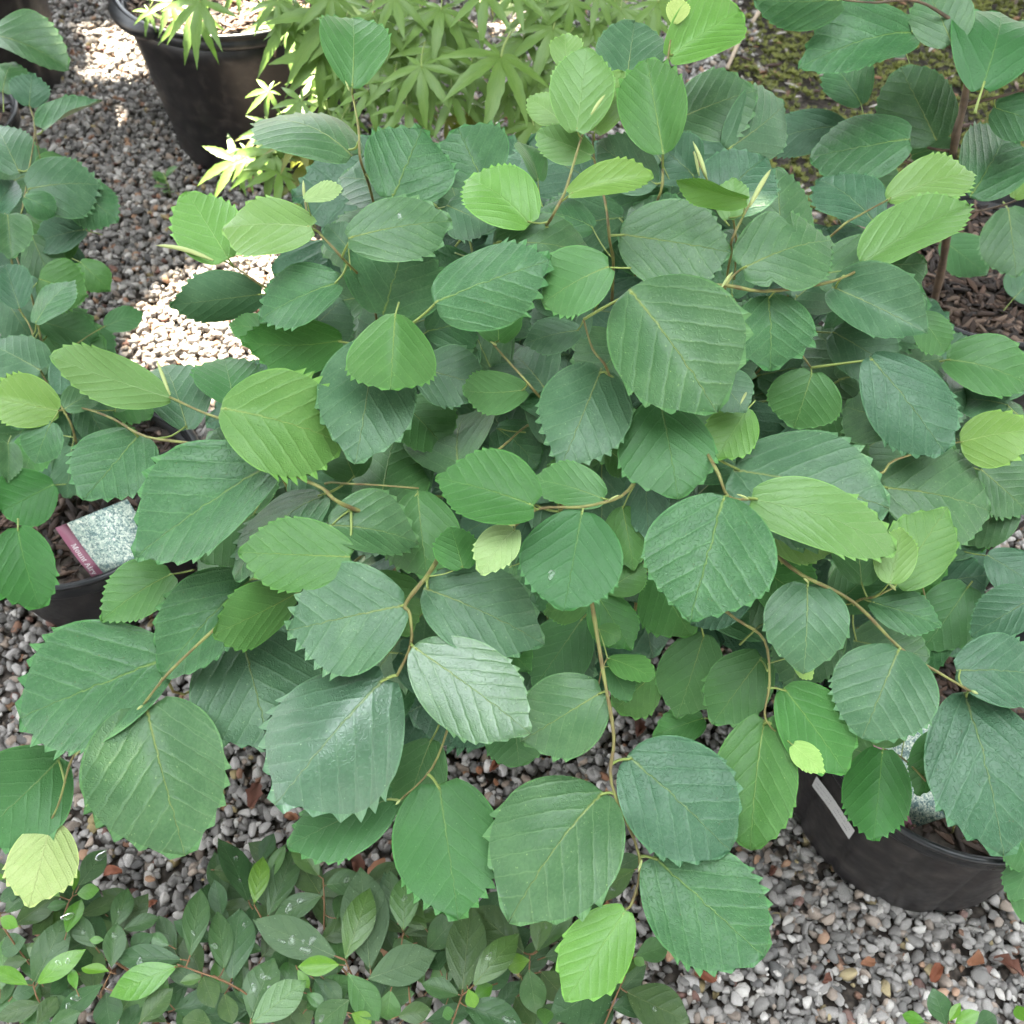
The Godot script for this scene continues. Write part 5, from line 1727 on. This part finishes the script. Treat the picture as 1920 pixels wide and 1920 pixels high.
	tag(bark, "brown bark crumbs lying among the moss", "bark")

func ground_y(x: float, z: float) -> float:
	return 0.008 * noise.get_noise_2d(x * 60.0, z * 60.0) if absf(x) < 3.0 and absf(z + 1.4) < 3.0 else 0.0

func moss_at(x: float, z: float) -> float:
	var e := (x - 0.10 + 0.25 * (z + 2.0)) * 1.6
	var f := (-1.32 - z) * 2.0
	return clampf(minf(e, f), -1.0, 0.85) + 0.35 * noise.get_noise_2d(x * 220.0 + 50.0, z * 220.0)

func moss_bump(x: float, z: float) -> float:
	return 0.010 + 0.016 * noise.get_noise_2d(x * 700.0 + 9.0, z * 700.0)

func stone_color(x: float, z: float) -> Color:
	var v := rng.randf()
	var c: Color
	if v < 0.40:
		c = Color(0.20, 0.195, 0.19).lerp(Color(0.36, 0.35, 0.345), rng.randf())
	elif v < 0.62:
		c = Color(0.32, 0.31, 0.305).lerp(Color(0.46, 0.45, 0.445), rng.randf())
	elif v < 0.74:
		c = Color(0.48, 0.465, 0.45).lerp(Color(0.62, 0.61, 0.60), rng.randf())
	elif v < 0.86:
		c = Color(0.26, 0.22, 0.19).lerp(Color(0.42, 0.36, 0.31), rng.randf())
	elif v < 0.93:
		c = Color(0.10, 0.10, 0.105).lerp(Color(0.18, 0.175, 0.17), rng.randf())
	else:
		c = [Color(0.34, 0.19, 0.11), Color(0.42, 0.28, 0.18), Color(0.22, 0.10, 0.07), Color(0.40, 0.34, 0.18)][rng.randi() % 4]
	# the yard floor is paler on the right, where newer stone was spread
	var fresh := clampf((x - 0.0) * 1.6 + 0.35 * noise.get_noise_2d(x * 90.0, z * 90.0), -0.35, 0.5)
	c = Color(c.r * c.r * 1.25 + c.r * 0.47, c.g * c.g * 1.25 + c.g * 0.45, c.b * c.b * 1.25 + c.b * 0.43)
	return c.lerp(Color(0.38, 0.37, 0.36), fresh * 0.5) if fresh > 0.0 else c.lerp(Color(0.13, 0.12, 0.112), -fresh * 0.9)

func build_pots() -> void:
	var grp := "black nursery pots"
	var p := pot("nursery_pot", Vector3(0.07, 0.004, -0.87), 0.155, 0.128, 0.21, "black nursery pot hidden under the large central shrub", grp, "plastic", 12)
	bark_litter(p, 0.155, 0.185, 500, 1)
	p = pot("nursery_pot", Vector3(0.476, 0.004, -0.495), 0.153, 0.14, 0.213, "charcoal plastic pot with a long white sticker at lower right", grp, "plastic_grey", 14, 0.034)
	bark_litter(p, 0.153, 0.183, 700, 2)
	# printed sticker wrapped round the wall
	var P := []
	var U := []
	for j in 3:
		for i in 13:
			var a := deg_to_rad(lerpf(168.0, 141.0, i / 12.0))
			var y := 0.118 + 0.0 * i + (j - 1) * 0.013 + 0.012 * sin(i / 12.0 * PI)
			var r := lerpf(0.14, 0.146, y / 0.19) + 0.0012
			P.append(Vector3(cos(a) * r, y, sin(a) * r))
			U.append(Vector2(i / 12.0, j / 2.0))
	var im := Image.create(256, 32, false, Image.FORMAT_RGB8)
	im.fill(Color8(166, 164, 160))
	rng.seed = 3
	for k in 60:
		var x := 14 + (k % 30) * 7 + (24 if k % 30 > 14 else 0)
		if x < 240:
			im.fill_rect(Rect2i(x, 8 + (k / 30) * 10, rng.randi_range(2, 5), rng.randi_range(2, 5)), Color8(128, 126, 126))
	var sm := std(Color(1, 1, 1), 0.6)
	sm.albedo_texture = ImageTexture.create_from_image(im)
	sm.cull_mode = BaseMaterial3D.CULL_DISABLED
	part("sticker", grid_mesh(P, U, 3, 13), sm, p)
	p = pot("nursery_pot", Vector3(-0.569, 0.004, -0.849), 0.164, 0.126, 0.172, "black pot with a pink plant tag at the left edge", grp, "plastic", 0, 0.03)
	bark_litter(p, 0.164, 0.146, 900, 3)
	p = pot("nursery_pot", Vector3(-0.503, 0.004, -1.95), 0.228, 0.188, 0.315, "large black pot holding the Japanese maple at the back", grp, "plastic", 0, 0.03)
	bark_litter(p, 0.228, 0.29, 1600, 4, 0.3)
	# moulded hand grip under the rim
	var gp := []
	var gu := []
	for j in 9:
		var f := j / 8.0
		for i in 15:
			var a := deg_to_rad(lerpf(120.0, 172.0, i / 14.0))
			var e := sin(i / 14.0 * PI)
			var y := 0.312 - f * (0.012 + 0.030 * pow(e, 0.6))
			var r := 0.2285 - 0.037 * (0.315 - y) / 0.3 + 0.004 + 0.016 * sin(f * PI) * pow(e, 0.7)
			gp.append(Vector3(cos(a) * r, y, sin(a) * r))
			gu.append(Vector2(i / 14.0, f))
	part("handle", grid_mesh(gp, gu, 9, 15), mats.plastic_rim, p)
	p = pot("nursery_pot", Vector3(0.726, 0.004, -1.247), 0.187, 0.14, 0.218, "black pot of bark mulch holding the brown-stemmed shrub at right", grp, "plastic", 0, 0.035)
	bark_litter(p, 0.187, 0.188, 1500, 5, 0.12)
	p = pot("nursery_pot", Vector3(-1.155, 0.004, -2.13), 0.215, 0.17, 0.42, "tall black pot with a dusty sheen in the top left corner", grp, "plastic_grey", 9, 0.04)
	bark_litter(p, 0.215, 0.385, 500, 6)
	p = pot("nursery_pot", Vector3(-1.03, 0.004, -1.66), 0.15, 0.12, 0.2, "black pot behind the leaves at the left edge", grp, "plastic", 0, 0.03)
	bark_litter(p, 0.15, 0.175, 400, 8)
	p = pot("nursery_pot", Vector3(-1.02, 0.004, -2.95), 0.2, 0.17, 0.3, "black pot beyond the gravel, cut by the top edge", grp, "plastic", 0, 0.03)
	bark_litter(p, 0.2, 0.275, 200, 9)

func build_shrubs() -> void:
	rng.seed = 21
	var s := thing("broadleaf_shrub", Vector3(0.06, 0.19, -0.87), "large spreading shrub of toothed blue-green leaves filling the middle", "shrub", "toothed broad-leaved shrubs")
	grow_plant(s, MAIN_LEAVES, MAIN_TWIGS, MAIN_BUDS, false, "twig")
	grow_mass(s, MAIN_DEEP)
	s = thing("broadleaf_shrub", Vector3(-0.57, 0.15, -0.86), "smaller broad-leaved shrub along the left edge above the pink tag", "shrub", "toothed broad-leaved shrubs")
	grow_plant(s, LEFT_LEAVES, LEFT_TWIGS, [], false, "twig")
	s = thing("broadleaf_shrub", Vector3(0.60, 0.185, -1.24), "upright broad-leaved shrub with a brown stem at upper right", "shrub", "toothed broad-leaved shrubs")
	grow_plant(s, FAR_LEAVES, FAR_TWIGS, [], false, "wood")
	s = thing("broadleaf_shrub", Vector3(0.46, 0.18, -0.47), "young broad-leaved plant in the charcoal pot with the sticker", "shrub", "toothed broad-leaved shrubs")
	grow_plant(s, POT_LEAVES, POT_TWIGS, [], false, "twig")
	s = thing("azalea", Vector3(-0.2, 0.0, -0.28), "low azalea with small dark wet leaves along the bottom edge", "azalea", "low evergreen azaleas")
	grow_plant(s, AZALEA_LEAVES, AZALEA_TWIGS, [], true, "redtwig")
	s = thing("azalea", Vector3(0.42, 0.0, -0.2), "azalea tip poking up at the bottom right corner", "azalea", "low evergreen azaleas")
	grow_plant(s, CORNER_LEAVES, CORNER_TWIGS, [], true, "redtwig")
	# leafless stems at the right edge
	s = thing("bare_stems", Vector3(0.60, 0.0, -0.78), "dark leafless woody stems over gravel at the right edge", "stems")
	rng.seed = 4
	for k in 9:
		var a := rng.randf() * TAU
		var up := rng.randf_range(0.16, 0.30)
		var out := rng.randf_range(0.02, 0.16)
		var pts := [Vector3(cos(a) * 0.012, 0, sin(a) * 0.012), Vector3(cos(a) * out * 0.4, up * 0.45, sin(a) * out * 0.4), Vector3(cos(a + 0.3) * out, up, sin(a + 0.3) * out)]
		var path := smooth_path(pts, 5)
		var rad := []
		for i in path.size():
			rad.append(lerpf(0.0055, 0.0022, i / float(path.size())))
		part("stem", tube(path, rad, 7), mats.darkwood, s)

func build_maple() -> void:
	var t := thing("japanese_maple", Vector3(-0.50, 0.288, -2.0), "light green Japanese maple with hanging finger-lobed leaves at the back", "tree")
	var trunk := smooth_path([Vector3(0, -0.02, 0), Vector3(0.02, 0.12, -0.02), Vector3(0.06, 0.26, -0.03), Vector3(0.16, 0.36, -0.06)], 5)
	var rad := []
	for k in trunk.size():
		rad.append(lerpf(0.02, 0.011, k / float(trunk.size())))
	part("trunk", tube(trunk, rad, 10), mats.wood, t)
	for b in [[Vector3(0.16, 0.36, -0.06), Vector3(0.40, 0.34, 0.02), Vector3(0.70, 0.26, 0.0), Vector3(0.95, 0.22, -0.1)], [Vector3(0.10, 0.30, -0.04), Vector3(0.22, 0.24, 0.12), Vector3(0.38, 0.16, 0.22), Vector3(0.5, 0.1, 0.28)], [Vector3(0.06, 0.26, -0.03), Vector3(0.10, 0.22, 0.16), Vector3(0.12, 0.1, 0.27), Vector3(0.10, 0.02, 0.33)], [Vector3(0.06, 0.26, -0.03), Vector3(-0.05, 0.28, 0.08), Vector3(-0.09, 0.22, 0.14)], [Vector3(0.16, 0.36, -0.06), Vector3(0.5, 0.38, -0.1), Vector3(0.9, 0.30, -0.2), Vector3(1.2, 0.24, -0.3)]]:
		var path := smooth_path(b, 6)
		rad = []
		for k in path.size():
			rad.append(lerpf(0.006, 0.0014, k / float(path.size())))
		part("branch", tube(path, rad, 7), mats.wood, t)
	var shapes := []
	for k in 5:
		shapes.append(palmate(1.0, 60 + k))
	rng.seed = 12
	for e in MAPLE_LEAVES:
		var B := mm(e, 0)
		var T := mm(e, 3)
		var n := Vector3(e[6], e[7], e[8]).normalized()
		var axis := (T - B).normalized()
		n = (n - axis * n.dot(axis)).normalized()
		var L := B.distance_to(T) * 1.12
		var xf := Transform3D(Basis(n.cross(axis), n, axis).scaled_local(Vector3(L, L, L)), B - t.position)
		var leaf := part("leaf", shapes[rng.randi() % 5], mats.maple_tan if e[9] == 1 else mats.maple, t, xf)
		var path := smooth_path([Vector3(0, 0, 0.02), Vector3(0, 0.04, -0.16), Vector3(0.05, 0.06, -0.42)], 3)
		part("petiole", tube(path, [0.012, 0.012, 0.012, 0.012, 0.013, 0.013, 0.014], 5), mats.petiole, leaf)

func build_small_things() -> void:
	# curled brown leaf scraps on the gravel
	var where := ["beside the big shaded leaf at lower left", "between two large leaves at lower left", "by the green leaf left of the bottom middle", "alone on the gravel at lower left", "upright against the azalea tips", "curled behind the azalea tips", "under the shrub at bottom middle", "half hidden by the long twig", "on the gravel at bottom right", "right of its neighbours at bottom right", "at the right edge of the gravel", "just above the bottom right pair", "below the lowest broad leaf", "near the charcoal pot", "in front of the charcoal pot", "next to the wet azalea shoots", "on pale stones near the bottom edge"]
	rng.seed = 31
	for i in LITTER.size():
		var e: Array = LITTER[i]
		var L: float = e[3] * 0.00072
		var o := thing("dry_leaf", mm(e), "rust brown scrap of dry leaf " + where[i], "dry leaf", "dry leaf scraps on the gravel")
		var P := []
		var U := []
		var cl := rng.randf_range(0.5, 1.4)
		for j in 7:
			var t := j / 6.0
			var w := L * 0.3 * pow(sin(PI * clampf(t * 0.9 + 0.08, 0, 1)), 0.7) * rng.randf_range(0.75, 1.15)
			for u in [-1.0, -0.5, 0.0, 0.5, 1.0]:
				P.append(Vector3(u * w, cl * u * u * w * 0.8 + 0.004 * rng.randf() + 0.1 * L * sin(t * 3.0), (t - 0.5) * L))
				U.append(Vector2(0.5 + 0.4 * u, t))
		part("blade", grid_mesh(P, U, 7, 5), mats.dry[i % 3], o, Transform3D(Basis.from_euler(Vector3(rng.randf_range(-0.3, 0.3), rng.randf() * TAU, rng.randf_range(-0.5, 0.5))), Vector3(0, 0.006, 0)))
	# straw on the moss
	var st := thing("dry_stalk", Vector3(0.484, 0.0, -2.205), "pale broken stalk lying across the moss", "stalk")
	part("stalk", tube([Vector3(-0.012, 0.024, 0.05), Vector3(0.03, 0.03, -0.06), Vector3(0.045, 0.032, -0.09)], [0.004, 0.0042, 0.0038], 6), mats.straw, st)
	st = thing("dry_stalk", Vector3(0.575, 0.0, -2.39), "short pale stalk on the moss beyond the longer one", "stalk")
	part("stalk", tube([Vector3(-0.02, 0.03, 0.04), Vector3(0.0, 0.033, 0.0), Vector3(0.02, 0.034, -0.05)], [0.004, 0.0045, 0.004], 6), mats.straw, st)
	# seedling on the gravel
	var sd := thing("seedling", Vector3(-0.665, 0.0, -1.716), "tiny green seedling growing in the shaded gravel", "seedling")
	for k in 7:
		var a := TAU * k / 7.0 + rng.randf()
		var d := Vector3(cos(a), 0.55, sin(a)).normalized()
		var axis := d
		var n := Vector3.UP - axis * axis.y
		n = n.normalized()
		part("leaf", small_blade(0.032, 0.016), mats.C[0], sd, Transform3D(Basis(n.cross(axis), n, axis), Vector3(0, 0.012 + 0.006 * k, 0)))
	part("stem", tube([Vector3(0, -0.005, 0), Vector3(0.002, 0.03, 0), Vector3(0, 0.056, 0)], [0.0012, 0.0011, 0.0009], 6), mats.petiole, sd)
	# pale round leaves in the sun under the maple
	var pl := thing("pale_herb", Vector3(-0.038, 0.0, -2.398), "small herb with whitish round leaves in sunlight under the maple", "herb")
	for q in [[-0.055, 0.07, 0.02, 0.042], [-0.02, 0.08, -0.02, 0.05], [-0.05, 0.08, -0.03, 0.05], [0.03, 0.07, 0.03, 0.046], [0.02, 0.085, -0.04, 0.044], [-0.022, 0.075, 0.03, 0.034], [0.035, 0.04, 0.07, 0.03]]:
		part("leaf", blade(q[3], q[3] * 0.8, "P", {"a": 1.0}), mats.whitish, pl, Transform3D(Basis(Vector3.UP, rng.randf() * TAU) * Basis(Vector3.RIGHT, 0.3), Vector3(q[0], q[1], q[2])))
	for q in [Vector3(-0.05, 0.07, 0.0), Vector3(0.025, 0.075, 0.0), Vector3(-0.02, 0.078, 0.01)]:
		part("stem", tube([Vector3(0, -0.01, 0), q * 0.5, q], [0.002, 0.0016, 0.0012], 6), mats.petiole, pl)
	# plant tags
	plant_tag(Vector3(-0.512, 0.142, -0.712), Vector3(-0.545, 0.222, -0.742), Vector3(-0.425, 0.178, -0.735), "picture plant tag with pink lettered strip in the left pot")
	plant_tag(Vector3(0.392, 0.18, -0.385), Vector3(0.345, 0.262, -0.45), Vector3(0.458, 0.25, -0.43), "speckled picture tag with pink end in the charcoal pot")

func plant_tag(at: Vector3, left_top: Vector3, right: Vector3, label: String) -> void:
	var o := thing("plant_tag", at, label, "plant tag", "plant tags")
	rng.seed = 8
	var n := 256
	var im := Image.create(n, n, false, Image.FORMAT_RGB8)
	im.fill(Color8(112, 138, 136))
	for k in 2600:
		var x := rng.randi_range(0, n - 8)
		var y := rng.randi_range(0, n - 8)
		var c: Color = [Color8(92, 118, 116), Color8(150, 172, 160), Color8(206, 216, 200), Color8(224, 228, 212), Color8(176, 192, 178)][rng.randi() % 5]
		for b in 4:
			im.fill_rect(Rect2i(clampi(x + rng.randi_range(-4, 4), 0, n - 5), clampi(y + rng.randi_range(-4, 4), 0, n - 5), rng.randi_range(2, 5), rng.randi_range(2, 5)), c)
	var face := std(Color(1, 1, 1), 0.35)
	face.albedo_texture = ImageTexture.create_from_image(im)
	face.cull_mode = BaseMaterial3D.CULL_DISABLED
	var ex := right - at
	var ey := left_top - at
	ex = (ex - ey.normalized() * ex.dot(ey.normalized()))
	var w := ex.length()
	var h := ey.length()
	var bz := ex.normalized().cross(ey.normalized())
	var xf := Transform3D(Basis(ex.normalized(), ey.normalized(), bz), Vector3.ZERO)
	part("picture", bent_card(w * 0.16, w, h), face, o, xf)
	part("strip", bent_card(0.0, w * 0.16, h), mats.pink, o, xf)
	var tm := TextMesh.new()
	tm.text = "Mount Airy"
	tm.font_size = 24
	tm.pixel_size = 0.00036
	tm.depth = 0.0004
	var f := SystemFont.new()
	f.font_names = PackedStringArray(["Droid Serif"])
	tm.font = f
	part("lettering", tm, mats.white, o, xf * Transform3D(Basis(Vector3(0, 0, 1), -PI / 2), Vector3(w * 0.075, h * 0.45, 0.0050)))

func bent_card(x0: float, x1: float, h: float) -> ArrayMesh:
	# thin card with front, back and edges
	var P := []
	var U := []
	for j in 9:
		var v := j / 8.0
		for q in [[x0, 0.0006], [x1, 0.0006], [x1, 0.0], [x0, 0.0]]:
			P.append(Vector3(q[0], v * h, q[1] + 0.004 * sin(v * 2.4)))
			U.append(Vector2((q[0] - x0) / (x1 - x0) * 0.98 + 0.01, v * 0.98 + 0.01))
	return grid_mesh(P, U, 9, 4, true)

func build_shade_tree(to_sun: Vector3) -> void:
	# the tree whose crown shades the yard; sun comes through its gaps
	var t := thing("shade_tree", Vector3(-2.6, 0.0, -5.6), "tall leafy tree beyond the top edge shading the yard", "tree")
	var trunk := smooth_path([Vector3(0, -0.05, 0), Vector3(0.1, 1.6, 0.1), Vector3(0.5, 3.0, 0.7), Vector3(1.1, 4.2, 1.6)], 5)
	var rad := []
	for k in trunk.size():
		rad.append(lerpf(0.2, 0.07, k / float(trunk.size())))
	part("trunk", tube(trunk, rad, 12), mats.wood, t)
	for b in [[Vector3(0.5, 3.0, 0.7), Vector3(1.4, 3.5, 0.6), Vector3(2.8, 3.8, 0.8)], [Vector3(0.8, 3.6, 1.1), Vector3(1.6, 3.8, 2.0), Vector3(2.2, 3.9, 3.4)], [Vector3(0.5, 3.0, 0.7), Vector3(0.2, 3.5, 1.6), Vector3(0.3, 3.8, 2.8)]]:
		var path := smooth_path(b, 5)
		rad = []
		for k in path.size():
			rad.append(lerpf(0.07, 0.015, k / float(path.size())))
		part("limb", tube(path, rad, 8), mats.wood, t)
	rng.seed = 99
	var leafmesh := small_blade(1.0, 0.62)
	var xfs := []
	var cols := []
	while xfs.size() < 21000:
		var g := Vector3(rng.randf_range(-1.9, 2.0), 0, rng.randf_range(-3.3, 0.6))
		var clear := false
		for s in SUN_SPOTS:
			if Vector2(g.x - s[0] * 0.001, g.z - s[2] * 0.001).length() < s[3] * 0.001 * 1.15 + 0.075:
				clear = true
				break
		if clear:
			continue
		var y := rng.randf_range(3.0, 4.5)
		var p := g + to_sun * (y / to_sun.y)
		var L := rng.randf_range(0.10, 0.15)
		var b := Basis.from_euler(Vector3(rng.randf_range(-0.8, 0.8), rng.randf() * TAU, rng.randf_range(-0.6, 0.6)))
		xfs.append(Transform3D(b.scaled_local(Vector3(L, L, L)), p - t.position - b.z * L * 0.5))
		cols.append(Color(0.06, 0.11, 0.03).lerp(Color(0.10, 0.16, 0.04), rng.randf()))
	var m := std(Color(1, 1, 1), 0.5)
	m.vertex_color_use_as_albedo = true
	m.cull_mode = BaseMaterial3D.CULL_DISABLED
	m.backlight_enabled = true
	m.backlight = Color(0.2, 0.3, 0.05)
	scatter("crown", leafmesh, m, xfs, cols, t)

func build_yard_trees() -> void:
	# trees standing round the yard, out of the picture: they close off the low sky
	var spots := [[Vector3(-3.2, 0, -0.9), "leafy tree standing left of the yard"], [Vector3(-2.3, 0, 2.3), "leafy tree behind the photographer on the left"], [Vector3(0.2, 0, 3.0), "leafy tree straight behind the photographer"], [Vector3(2.5, 0, 2.2), "leafy tree behind the photographer on the right"], [Vector3(3.2, 0, -1.0), "leafy tree standing right of the yard"], [Vector3(2.9, 0, -3.7), "leafy tree far behind the brown-stemmed shrub"], [Vector3(0.8, 0, -4.8), "leafy tree far behind the Japanese maple"]]
	rng.seed = 301
	var leafmesh := small_blade(1.0, 0.6)
	var m := std(Color(1, 1, 1), 0.5)
	m.vertex_color_use_as_albedo = true
	m.cull_mode = BaseMaterial3D.CULL_DISABLED
	m.backlight_enabled = true
	m.backlight = Color(0.2, 0.3, 0.05)
	for s in spots:
		var t := thing("yard_tree", s[0], s[1], "tree", "trees round the yard")
		var path := smooth_path([Vector3(0, -0.05, 0), Vector3(rng.randf_range(-0.1, 0.1), 0.9, 0.05), Vector3(rng.randf_range(-0.2, 0.2), 2.2, -0.05), Vector3(0.1, 4.4, 0.1)], 4)
		var rad := []
		for k in path.size():
			rad.append(lerpf(0.12, 0.03, k / float(path.size())))
		part("trunk", tube(path, rad, 9), mats.wood, t)
		var xfs := []
		var cols := []
		for i in 7500:
			var d := Vector3(rng.randfn(), rng.randfn(), rng.randfn()).normalized()
			var q := pow(rng.randf(), 0.45)
			var p := Vector3(d.x * 2.0, d.y * 2.7, d.z * 2.0) * q * (0.85 + 0.3 * noise.get_noise_3d(d.x * 60.0 + s[0].x * 20.0, d.y * 60.0, d.z * 60.0))
			var L := rng.randf_range(0.13, 0.22)
			var b := Basis.from_euler(Vector3(rng.randf_range(-1.0, 1.0), rng.randf() * TAU, rng.randf_range(-0.8, 0.8)))
			xfs.append(Transform3D(b.scaled_local(Vector3(L, L, L)), p + Vector3(0, 3.3, 0)))
			cols.append(Color(0.045, 0.085, 0.025).lerp(Color(0.08, 0.13, 0.035), rng.randf()))
		scatter("crown", leafmesh, m, xfs, cols, t)
